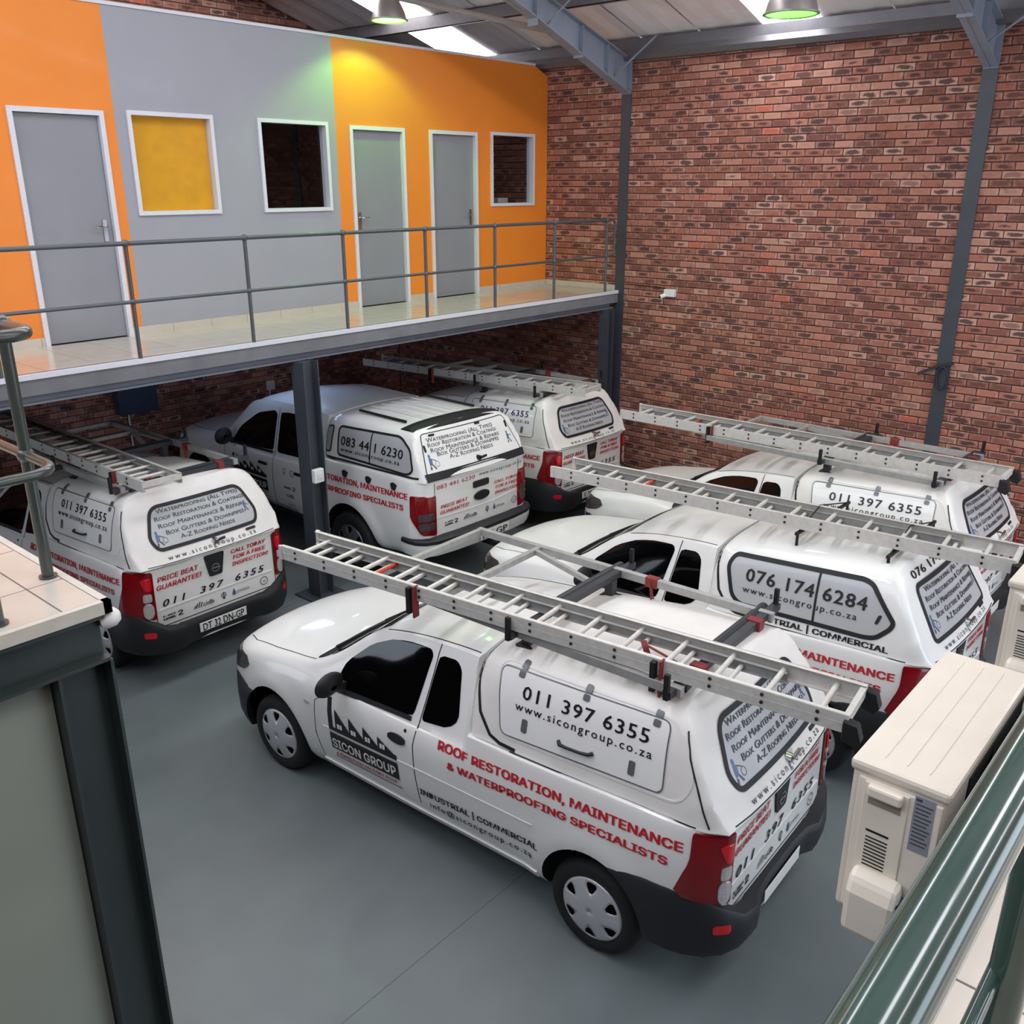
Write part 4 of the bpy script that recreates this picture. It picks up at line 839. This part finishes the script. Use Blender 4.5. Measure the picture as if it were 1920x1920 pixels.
# ---------------------------------------------------------------- double-cab pickup
def ranger(root):
    Z = [.40,.40,.46,.60,.80,1.0,1.14]
    S = [(4.02, sec([0,.5,.62,.70,.72,.71,.68,.64,.55,.4,.2,0], [.42,.42,.46,.58,.74,.86,.93,.97,1.0,1.02,1.03,1.035])),
         (3.86, sec([0,.62,.76,.84,.86,.85,.82,.77,.66,.45,.22,0], [.40,.40,.45,.58,.78,.93,1.01,1.05,1.08,1.10,1.115,1.12])),
         (3.40, sec([0,.68,.82,.885,.905,.90,.87,.81,.70,.48,.24,0], [.40,.40,.45,.60,.80,.98,1.07,1.12,1.15,1.165,1.175,1.18])),
         (2.90, sec([0,.68,.83,.885,.905,.90,.875,.83,.76,.58,.3,0], [.40,.40,.45,.60,.80,1.0,1.10,1.155,1.19,1.205,1.215,1.22])),
         (2.12, sec([0,.68,.83,.885,.905,.90,.875,.835,.68,.57,.32,0], [.40,.40,.45,.60,.80,1.0,1.11,1.17,1.66,1.715,1.75,1.76])),
         (1.40, sec([0,.68,.83,.885,.905,.90,.875,.84,.71,.62,.34,0], [.40,.40,.45,.60,.80,1.0,1.12,1.19,1.735,1.79,1.825,1.835])),
         (.55, sec([0,.68,.83,.885,.905,.90,.88,.845,.715,.62,.34,0], [.40,.40,.45,.60,.80,1.0,1.14,1.22,1.73,1.785,1.815,1.825])),
         (.50, sec([0,.68,.83,.885,.905,.90,.885,.87,.84,.70,.35,0], [.40,.40,.45,.60,.80,1.0,1.18,1.28,1.315,1.32,1.32,1.32])),
         (-.75, sec([0,.68,.83,.885,.905,.90,.885,.87,.845,.70,.35,0], [.44,.44,.50,.62,.82,1.03,1.22,1.33,1.355,1.36,1.36,1.36])),
         (-1.0, sec([0,.68,.82,.875,.895,.892,.878,.86,.835,.70,.35,0], [.46,.46,.52,.63,.83,1.04,1.22,1.33,1.355,1.36,1.36,1.36])),
         (-1.12, sec([0,.64,.76,.81,.825,.825,.81,.795,.77,.64,.32,0], [.48,.48,.54,.64,.83,1.04,1.22,1.325,1.35,1.355,1.355,1.355])),
         (-1.16, sec([0,.60,.70,.73,.745,.745,.74,.73,.70,.58,.29,0], [.50,.50,.56,.65,.83,1.04,1.22,1.32,1.345,1.35,1.35,1.35]))]
    def sh(x, y, z):
        if x > 3.3: return .12*(1-min(1, (y/.88)**2))*min(1, (x-3.3)/.5)
        if x < -.9: return -.045*(1-min(1, (y/.85)**2))*min(1, (-.9-x)/.2)
        return 0
    def fl(x, z):
        b = 0
        for hx in (0, 3.22):
            d = math.hypot((x-hx)/.50, (z-.42)/.50); b = max(b, .03*max(0, 1-abs(d-1.0)/.25)**.7 if d < 1.25 else 0)
        return b
    def cutr():
        a = arch_cutter(0, .46, .47, .41, .5, 1.3); b = arch_cutter(3.22, .45, .46, .41, .5, 1.3); a.add(b.v, b.f, 1); return a
    me = cut(recalc(loft(S, .05, 3, sh, fl).mesh('body', [WHITE, BLACK], 40)), cutr(), [WHITE, BLACK], 40); put('body', me, root); sk = Skin([me]); P = root
    # canopy
    by = [0, .72, .835, .83, .80, .765, .72, .655, .48, .24, 0]; bz = [1.33, 1.33, 1.33, 1.38, 1.55, 1.68, 1.765, 1.82, 1.85, 1.865, 1.87]
    def s2(k, ky, zl=None):
        o = [(y*ky, z if z <= 1.38 else 1.38+(z-1.38)*k) for y, z in zip(by, bz)]
        if zl: o = [(y, min(z, zl)) for y, z in o]
        return o
    S2 = [(.52, s2(.86, .955)), (.48, s2(.92, .985)), (.40, s2(.95, 1)), (-.2, s2(1, 1)), (-.80, s2(1, 1))]
    for x in (-.88, -.94, -1.0, -1.06, -1.12, -1.165): S2.append((x, s2(1, 1-.07*max(0, (-1.02-x)/.14)**1.5, max(1.355, 1.84-(-.90-x)/.265*.49))))
    cme = recalc(loft(S2, .05, 3, lambda x, y, z: -.05*(1-min(1, (y/.85)**2))*min(1, max(0, (-.82-x)/.1))).mesh('canopy', WHITE, 30)); cn = put('canopy', cme, P); ck = Skin([cme])
    ribbon(ck, 'side', [(.50, 1.345), (-.40, 1.365), (-1.10, 1.385)], .022, .005, RUBBER, 'canopy_seal', cn); ribbon(ck, 'side', [(.50, 1.75), (.51, 1.5), (.5, 1.36)], .016, .004, RUBBER, 'canopy_seal', cn)
    o = [(.245, 1.40), (.27, 1.685), (.24, 1.715), (-.72, 1.76), (-.80, 1.74), (-.945, 1.66), (-1.02, 1.46), (-.97, 1.415), (-.90, 1.40)]
    f = patch(ck, 'side', rounded(o, .04), .005, 18, 18, GREYF, 'canopy_window', cn); ribbon(ck, 'side', rounded(o, .05), .022, .008, RUBBER, 'window_seal', f, True, .03); ribbon(ck, 'side', [(-.30, 1.735), (-.315, 1.40)], .018, .007, RUBBER, 'window_bar', f)
    letter(ck, 'side', '083 44 1 6230', .205, 1.518, 1.055, .102, BLKT, f, R(1.6), .011, off=.0095, spacing=1.05); letter(ck, 'side', 'www.sicongroup.co.za', .20, 1.45, 1.01, .045, BLKT, f, R(1.6), .005, off=.0095, spacing=1.2)
    o = [(.50, 1.40), (.50, 1.67), (.40, 1.70), (.37, 1.68), (.385, 1.41)]; f = patch(ck, 'side', rounded(o, .03), .005, 10, 8, GREYF, 'canopy_side_window', cn); ribbon(ck, 'side', rounded(o, .035), .016, .008, RUBBER, 'window_seal', f, True, .03)
    # roof details, spoiler
    for s in (1, -1): mb = MB(); mb.box((-.60, s*.52-.012, 1.855), (.20, s*.52+.012, 1.878)); mb.build('roof_rail', BLACK, cn)
    mb = MB(); vs = []
    for k in range(17):
        y = -.66+1.32*k/16; c_ = .05*(1-(y/.7)**2); z = 1.865-.05*(abs(y)/.66)**3; vs += [(-.66-c_*.3, y, z+.008), (-.80-c_, y, z+.026), (-.90-c_, y, z-.01), (-.90-c_, y, z-.035), (-.76, y, z-.02)]
    mb.add(vs, [(i*5+k, i*5+(k+1) % 5, (i+1)*5+(k+1) % 5, (i+1)*5+k) for i in range(16) for k in range(5)]+[(0, 1, 2, 3, 4), (84, 83, 82, 81, 80)]); mb.build('spoiler', PLAST, cn, 40)
    for k in range(5): mb = MB(); mb.box((-.62+.0*k, -.30+.15*k-.006, 1.868), (.25, -.30+.15*k+.006, 1.876)); mb.build('roof_rib', WHITE, cn)
    # rear door of canopy
    o = [(.635, 1.80), (-.62, 1.80), (-.735, 1.40), (.735, 1.40)]; f = patch(ck, 'rear', rounded(o, .05), .006, 16, 18, WHITE, 'hatch_window', cn); ribbon(ck, 'rear', rounded(o, .05), .008, .008, SEAM, 'hatch_edge', f, True)
    ribbon(ck, 'rear', [(.76, 1.385), (-.76, 1.385)], .075, .012, PLAST, 'hatch_strip', cn, skirt=.014)
    service_lines(ck, f, [(.59, -.40, 1.715), (.595, -.44, 1.665), (.58, -.46, 1.612), (.515, -.43, 1.567), (.365, -.30, 1.518)], .044); worker(ck, f, .66, 1.47, .95); worker(ck, f, -.56, 1.52, .8, False)
    for y, z in ((.5, 1.775), (-.18, 1.785), (.645, 1.66), (-.62, 1.70)): patch(ck, 'rear', rounded([(y-.04, z-.01), (y+.04, z-.01), (y+.04, z+.01), (y-.04, z+.01)] if z > 1.75 else [(y-.012, z-.035), (y+.012, z-.035), (y+.012, z+.035), (y-.012, z+.035)], .006), .012, 4, 4, BLACK, 'hatch_hinge', f)
    mb = MB(); p = ck.rear(-.02, 1.455, .01); mb.tube([p+Vector((.02, 0, 0)), p+Vector((-.025, 0, 0))], .028, 14); mb.bar(p+Vector((-.025, 0, 0)), p+Vector((-.025, -.1, .01)), .016, .022); mb.build('hatch_latch', BLACK, cn, 50)
    # cab glass
    for pj in ('side', 'right'):
        g = rounded([(2.50, 1.15), (2.36, 1.36), (2.0, 1.585), (1.62, 1.675), (1.55, 1.64), (1.56, 1.19)], .05); w_ = patch(sk, pj, g, .004, 16, 14, BLKGL, 'front_door_window', P); ribbon(sk, pj, [(2.51, 1.14), (1.55, 1.175)], .03, .006, RUBBER, 'window_seal', w_)
        g = rounded([(1.47, 1.19), (1.47, 1.685), (1.05, 1.70), (.80, 1.62), (.78, 1.22)], .05); patch(sk, pj, g, .004, 14, 12, BLKGL, 'rear_door_window', P)
        ribbon(sk, pj, [(1.515, 1.72), (1.515, 1.2), (1.515, .52)], .008, .0014, SEAM, 'door_gap', P); ribbon(sk, pj, [(2.62, 1.13), (2.60, .8), (2.55, .50)], .008, .0014, SEAM, 'door_gap', P); ribbon(sk, pj, [(.70, 1.68), (.66, 1.2), (.66, .95), (.52, .55)], .008, .0014, SEAM, 'door_gap', P); ribbon(sk, pj, [(.505, 1.31), (.50, .95)], .008, .0014, SEAM, 'bed_gap', P)
        ribbon(sk, pj, [(2.6, .47), (.50, .47)], .05, .014, PLAST, 'sill_step', P, skirt=.016)
        for x in (1.72, .95): patch(sk, pj, rounded([(x-.09, 1.0), (x+.09, 1.0), (x+.09, 1.035), (x-.09, 1.035)], .012), .016, 6, 8, PLAST, 'door_handle', P, .016)
    for x, z in ((.477, 1.21), (.06, 1.224), (-.357, 1.238), (-.78, 1.256)): patch(sk, 'side', rounded([(x-.05, z+.02), (x-.02, z-.045), (x+.03, z-.04), (x+.055, z+.02), (x+.02, z+.04)], .012), .014, 6, 6, PLAST, 'rope_hook', P, .014)
    patch(sk, 'top', rounded([(2.82, .74), (2.82, -.74), (2.16, -.57), (2.16, .57)], .05), .004, 20, 16, BLKGL, 'windscreen', P)
    for s in (1, -1):
        mb = MB(); mb.lathe([(.03+.085*math.sin(math.pi*k/8), -.06+.12*k/8) for k in range(9)], (0, 0, 0), (1, 0, .1), 20); mb.v = [(2.50+x*.9, (.96*s)+y*1.1, 1.235+z) for x, y, z in mb.v]; mi = mb.build('mirror', PLAST, P, 50); mb = MB(); mb.bar((2.50, .84*s, 1.17), (2.50, .96*s, 1.2), .09, .06); mb.build('mirror_arm', PLAST, mi)
        patch(sk, 'front', rounded([(.45*s, .86), (.80*s, .90), (.84*s, 1.03), (.55*s, 1.0)], .03), .006, 10, 8, CLEARL, 'headlamp', P)
        cp = Skin.corner(-.7, .45*s); A = lambda x, y: math.atan2((y-.45), x+.7) if s > 0 else math.atan2(-(y-.45), x+.7)
        pr = lambda a, b, off, cp=cp: cp(sk, a, b, off); a0, a1, a2 = A(-1.045, .90), A(-1.19, .655), A(-1.13, .82)
        if s < 0: a0, a1, a2 = [(v+2*math.pi) if v < 0 else v for v in (a0, a1, a2)]
        tl = patch(sk, pr, rounded([(a0, 1.20), (a1, 1.185), (a1, .735), (a2, .76), (a0, .95)], .03), .012, 16, 10, REDL, 'tail_lamp', P, .016)
        am, ab = a1+(a0-a1)*.72, a1+(a0-a1)*.10
        for zz in (.955, .85): patch(sk, pr, rounded([(am, zz+.04), (ab, zz+.04), (ab, zz-.04), (a2+(am-a2)*(.5 if zz < .9 else .9), zz-.04)], .02), .018, 6, 6, DARKL, 'clear_lens', tl, .01)
        ribbon(sk, 'top', [(2.88, .76*s), (3.5, .74*s), (3.9, .62*s)], .008, .0014, SEAM, 'bonnet_gap', P)
    # tailgate
    ribbon(sk, 'rear', [(.655, 1.31), (.655, .71), (-.655, .71), (-.655, 1.31)], .008, .0015, SEAM, 'tailgate_gap', P); ribbon(sk, 'rear', [(.64, .92), (.2, .905), (-.25, .905), (-.64, .95)], .008, .004, WHITE, 'tailgate_crease', P)
    h = patch(sk, 'rear', rounded([(.08, 1.20), (-.165, 1.20), (-.165, 1.125), (.08, 1.125)], .02), .014, 8, 8, PLAST, 'tailgate_handle', P, .014)
    patch(sk, 'rear', disc2(-.05, 1.02, .13, .058, 28), .010, 12, 10, CHROME, 'badge_surround', P, .01); patch(sk, 'rear', disc2(-.05, 1.02, .118, .048, 28), .014, 12, 10, BLACK, 'oval_badge', P, .01)
    letter(sk, 'rear', '083 441 6230', .625, 1.235, .57, .05, REDT, P, 0, 0); letter(sk, 'rear', 'www.sicongroup.co.za', -.01, 1.255, .70, .04, BLKT, P, 0, 0, spacing=1.3)
    for t, a, z, W_, H in (('PRICE BEAT', .575, 1.012, .41, .05), ('GUARANTEE!', .585, .948, .44, .05), ('CALL TODAY', -.26, 1.10, .41, .045), ('FOR A FREE', -.28, 1.038, .385, .045), ('INSPECTION!', -.265, .972, .42, .045)): letter(sk, 'rear', t, a, z, W_, H, REDT, P, 0, .014, .2)
    emblem_row(sk, P, (.52, .24, -.14, -.235, -.59), .80)
    for t, a, z, W_, H, bo in (('ROOF RESTORATION, MAINTENANCE', .90, 1.072, 1.90, .088, .028), ('& WATERPROOFING SPECIALISTS', .76, .95, 1.70, .082, .028)): letter(sk, 'side', t, a, z, W_, H, REDT, P, R(2.4), bo)
    sicon_logo(sk, P, 2.42, .83, R(1.0), .69, 1.12)
    emb = lambda x, z, s: shapes(sk, 'side', ring2(x, z, .034*s, .042*s, 20)+[[(x+.015, z+.01), (x, z-.018), (x-.015, z+.01), (x, z)]], GRYT, P, .005, 'round_mark')
    emb(1.10, 1.0, 1.0); shapes(sk, 'side', ring2(1.26, 1.01, .022, .03, 14)+[[(1.27, .96), (1.25, .96), (1.25, .98), (1.27, .98)]], GRYT, P, .005, 'flame_mark')
    letter(sk, 'side', 'LEVEL', 1.28, .79, .15, .035, BLKT, P, 0, .05, name='grading_mark'); letter(sk, 'side', '2', 1.10, .785, .06, .07, BLKT, P, 0, .02, name='grading_mark'); letter(sk, 'side', 'cidb', 1.25, .68, .16, .05, GRYT, P, 0, .01, name='industry_mark'); letter(sk, 'side', 'DWASA', 1.25, .56, .16, .04, GRYT, P, 0, 0, name='drop_mark')
    letter(sk, 'side', 'INDUSTRIAL | COMMERCIAL', 1.46+.55, .51, .95, .045, BLKT, P, 0, .015)
    # bumpers
    path = [(-.90, .90), (-1.02, .905), (-1.12, .885), (-1.20, .82), (-1.255, .70), (-1.285, .45), (-1.30, 0)]
    pf = lambda i: [(-.09, .72), (.0, .705), (.012, .68), (.006, .60), (-.02, .52), (-.09, .50)]
    rb = put('rear_bumper', bumper(path, pf, 'rear_bumper', WHITE), P); pad = lambda i: [(-.10, .722), (.006, .712), (.018, .70), (.018, .665), (-.02, .66), (-.10, .70)]
    put('bumper_step_pad', bumper(path, pad, 'bumper_step_pad', PLAST), rb)
    fp = [(3.70, .90), (3.86, .88), (4.0, .80), (4.10, .62), (4.16, .35), (4.18, 0)]; ff = lambda i: [(-.12, .80), (0, .80), (.012, .70), (.0, .50), (-.03, .42), (-.12, .42)]
    put('front_bumper', bumper(fp, ff, 'front_bumper', WHITE, cutr()), P)
    mb = MB(); mb.bar((-1.1, -.1, .46), (-1.42, -.1, .46), .05, .05); mb.lathe([(1e-4, .055), (.02, .05), (.027, .03), (.02, .01), (.016, 0)], (-1.40, -.1, .485), (0, 0, 1), 12); mb.build('tow_bar', BLACK, P, 50)
    for x in (0, 3.22):
        for s in (1, -1): wheel(P, x, .79*s, .385, .25, .235, 6, mat('dark_alloy', '7a7c82', .3, .7, var=.03), s)
rg = empty('double_cab_pickup', label='white double-cab pickup with black rear spoiler reading 083 441 6230', cat='pickup', group=GRP); ranger(rg); place(rg, 'G'); plate(rg, 'KF-GP', -.12, .60, -1.312, .46)

# ================================================================ FOREGROUND: landing, railings, air-conditioners
LZ = HM
ld = empty('floor_landing', (0, 0, 0), kind='structure')
X1, Y0 = -9.90, -5.93
MB().box((-13, Y0+.12, LZ-.14), (X1-.13, -1.37, LZ-.012)).build('slab', CONC, ld); MB().box((-13, Y0+.02, LZ-.012), (X1-.02, -1.37, LZ-.003)).build('grout', GROUT, ld)
tiles(ld, -12.4, -10.068, Y0+.03, -3.2, LZ, .45, ox=-10.068, oy=-5.60); tiles(ld, -10.068, X1-.03, Y0+.03, -3.2, LZ, .45, ox=-10.068, oy=-5.60)
MB().box((-13, Y0, LZ-.05), (X1, Y0+.03, LZ+.001)).build('edge_nosing', mat('cream_nosing', 'c9c3b5', .4), ld); MB().box((X1-.03, Y0, LZ-.05), (X1, -1.37, LZ+.001)).build('edge_nosing', mat('cream_nosing'), ld)
mb = MB(); ibeam(mb, (-13, Y0+.07, LZ-.15), (X1-.03, Y0+.07, LZ-.15), .19, .12, .014); tag(mb.build('landing_beam', STEELG), 'dark green steel beam under the near edge of tiled landing', 'beam')
mb = MB(); ibeam(mb, (X1-.08, Y0+.14, LZ-.15), (X1-.08, -1.40, LZ-.15), .19, .12, .014); tag(mb.build('landing_beam', STEELG), 'dark steel side beam under the right edge of tiled landing', 'beam')
hcol('landing_column', X1-.125, Y0+.10, .21, .17, 0, LZ-.245, 'dark green steel column under the corner of tiled landing', STEELG, turn=True)
tag(MB().box((-13, Y0+.09, 0), (X1-.235, Y0+.12, LZ-.245)).build('panel_under_landing', PANELG), 'large plain pale green-grey wall panel under the tiled landing', 'panel')
c = empty('alarm_siren', (-9.905, -5.86, 2.755), label='white round siren dome beside the landing corner', cat='siren')
mb = MB(); mb.lathe([(1e-4, .05), (.02, .047), (.036, .03), (.042, 0), (.042, -.012), (1e-4, -.012)], (0.0, -.02, 0), (.75, -.62, .15), 24); mb.build('dome', WPLAS, c, 50); MB().box((-.02, -.03, -.04), (.01, .04, .045)).build('bracket', WPLAS, c, bevel=.008)
# landing railing, turning the corner
lr = empty('landing_railing', (-9.96, -5.54, LZ), label='dark green tubular railing turning the corner of the tiled landing', cat='railing')
def turn_rail(z, r):
    p = [(0, 4.0, z), (0, -.17, z)]+[(-.11+.11*math.cos(R(a)), -.18-.11*math.sin(R(a)), z) for a in range(15, 91, 15)]+[(-.30, -.29, z), (-2.8, -.29, z)]
    mb = MB(); mb.tube(p, r, 14); return mb
turn_rail(.985, .0225).build('top_rail', mat('olive_rail_paint', '3d4540', .3, 0, .4, .06), lr, 60); turn_rail(.50, .0185).build('mid_rail', mat('olive_rail_paint'), lr, 60)
for x, y in ((0, 0), (-.30, -.29), (0, 1.2), (0, 2.4)):
    mb = MB(); mb.tube([(x, y, 0), (x, y, .985)], .0225, 14); p = mb.build('post', mat('olive_rail_paint'), lr, 60); mb = MB(); ball(mb, (x, y, .985), .036); ball(mb, (x, y, .5), .032); mb.tube([(x, y, 0), (x, y, .008)], .035, 14); mb.build('ball_joint', mat('olive_rail_paint'), p, 60)
# camera-side walkway
wk = empty('floor_walkway', (0, 0, 0), kind='structure'); WY = -8.745
MB().box((-13, -13.6, LZ-.15), (-5.2, WY, LZ-.012)).build('slab', CONC, wk); MB().box((-13, -13.6, LZ-.012), (-5.2, WY-.002, LZ-.003)).build('grout', GROUT, wk)
tiles(wk, -12.0, -5.2, -11.4, WY, LZ, .45, ox=-9.66, oy=WY-.45)
mb = MB(); ibeam(mb, (-13, WY-.06, LZ-.27), (-5.2, WY-.06, LZ-.27), .23, .12, .014); tag(mb.build('walkway_beam', STEELG), 'dark green steel beam under the near walkway edge', 'beam')
nr = empty('walkway_railing', (-10, -9.0, LZ), label='glossy green tubular railing close to the viewer at lower right', cat='railing')
mb = MB(); mb.tube([(-2.2+.1*k, 0, .987) for k in range(64)], .0245, 24); mb.build('top_rail', RAILG, nr, 80); mb = MB(); mb.tube([(-2.2, .025, .497), (4.1, .025, .497)], .0105, 14); mb.build('mid_rail', RAILG, nr, 60)
for x in (-.155, 1.2, 2.5, 3.8, -1.5): mb = MB(); mb.tube([(x, .01, 0), (x, .01, .98)], .0245, 16); mb.build('post', RAILG, nr, 60)
# air-conditioner outdoor units on brackets below the walkway edge
def aircon(x, label):
    t = empty('air_conditioner', (x, -8.53, 2.30), label=label, cat='air conditioner', group='outdoor air-conditioner units hung on the walkway edge'); L_, D_, H_ = .81, .25, .515   # local: x along, y 0 centre
    MB().box((0, -D_/2, .015), (L_, D_/2, H_-.03)).build('casing', CREAM, t, bevel=.012)
    li = MB().box((-.008, -D_/2-.008, H_-.035), (L_+.008, D_/2+.008, H_+.002)).build('lid', CREAM, t, bevel=.012)
    for y in (-.06, .0, .06): MB().box((.05, y-.0015, H_+.001), (L_-.05, y+.0015, H_+.0045)).build('lid_rib', CREAM, li)
    sp = MB().box((-.006, -.118, .03), (.006, .105, H_-.045)).build('side_panel', CREAMP, t, bevel=.004)
    ip = MB().box((-.011, -.035, .15), (-.004, .085, H_-.05)).build('service_panel', CREAMP, sp, bevel=.003)
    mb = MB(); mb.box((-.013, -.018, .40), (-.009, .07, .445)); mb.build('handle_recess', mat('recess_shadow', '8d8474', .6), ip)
    MB().box((-.034, -.022, .432), (-.008, .072, .468)).build('handle_lip', CREAMP, ip, bevel=.008)
    for k in range(9): MB().box((-.0125, .002, .20+.0115*k), (-.0105, .062, .2035+.0115*k)).build('louvre_slot', BLACK, ip)
    MB().box((-.0125, .002, .312), (-.0105, .064, .318)).build('louvre_slot', BLACK, ip)
    mb = MB(); mb.prism([(-.008, -.06, .0), (-.075, -.06, .0), (-.075, -.06, .14), (-.055, -.06, .185), (-.008, -.06, .2)], (0, .14, 0)); mb.build('valve_cover', CREAMP, sp, bevel=.018); MB().box((-.06, -.066, .02), (-.012, -.058, .15)).build('pipe_opening', BLACK, sp)
    st = MB().box((-.0075, -.10, .305), (-.0055, -.047, .478)).build('rating_plate', mat('rating_plate_grey', '8e9298', .4), sp)
    mb = MB(); mb.box((-.0082, -.066, .464), (-.0074, -.05, .472))
    for k in range(11): mb.box((-.0082, -.095+.004*(k % 3), .452-.0125*k), (-.0074, -.052, .456-.0125*k))
    mb.build('plate_print', GRYT, st)
    # fan face towards the walkway
    MB().box((.20, -D_/2-.004, .04), (L_-.03, -D_/2+.004, H_-.06)).build('fan_opening', BLACK, t)
    mb = MB(); mb.lathe([(.06, 0), (.06, .02), (1e-4, .025)], (.49, -D_/2-.006, .25), (0, -1, 0), 20)
    for k in range(3):
        a = 2*math.pi*k/3; mb.add([(.49+.05*math.cos(a), -D_/2-.010, .25+.05*math.sin(a)), (.49+.20*math.cos(a-.3), -D_/2-.006, .25+.20*math.sin(a-.3)), (.49+.20*math.cos(a+.3), -D_/2-.016, .25+.20*math.sin(a+.3))], [(0, 1, 2)])
    mb.build('fan', PLAST, t)
    for k in range(9): mb = MB(); mb.bar((.20+.0725*k, -D_/2-.03, .04), (.20+.0725*k, -D_/2-.03, H_-.06), .005, .005); mb.build('grille_wire', mat('grille_wire', 'a39c90', .5), t)
    for k in range(7): mb = MB(); mb.bar((.19, -D_/2-.028, .06+.06*k), (L_-.03, -D_/2-.028, .06+.06*k), .004, .004); mb.build('grille_wire', mat('grille_wire'), t)
    for xx in (.12, .66): mb = MB(); mb.box((xx, -.205, -.03), (xx+.04, .14, 0)); mb.box((xx, -.21, -.03), (xx+.04, -.19, .38)); mb.box((xx, -.10, .0), (xx+.04, -.06, .02)); mb.build('wall_bracket', STEELG, t)
aircon(-9.02, 'nearest cream air-conditioner outdoor unit with grey rating plate'); aircon(-7.42, 'farther cream air-conditioner outdoor unit at the right edge')
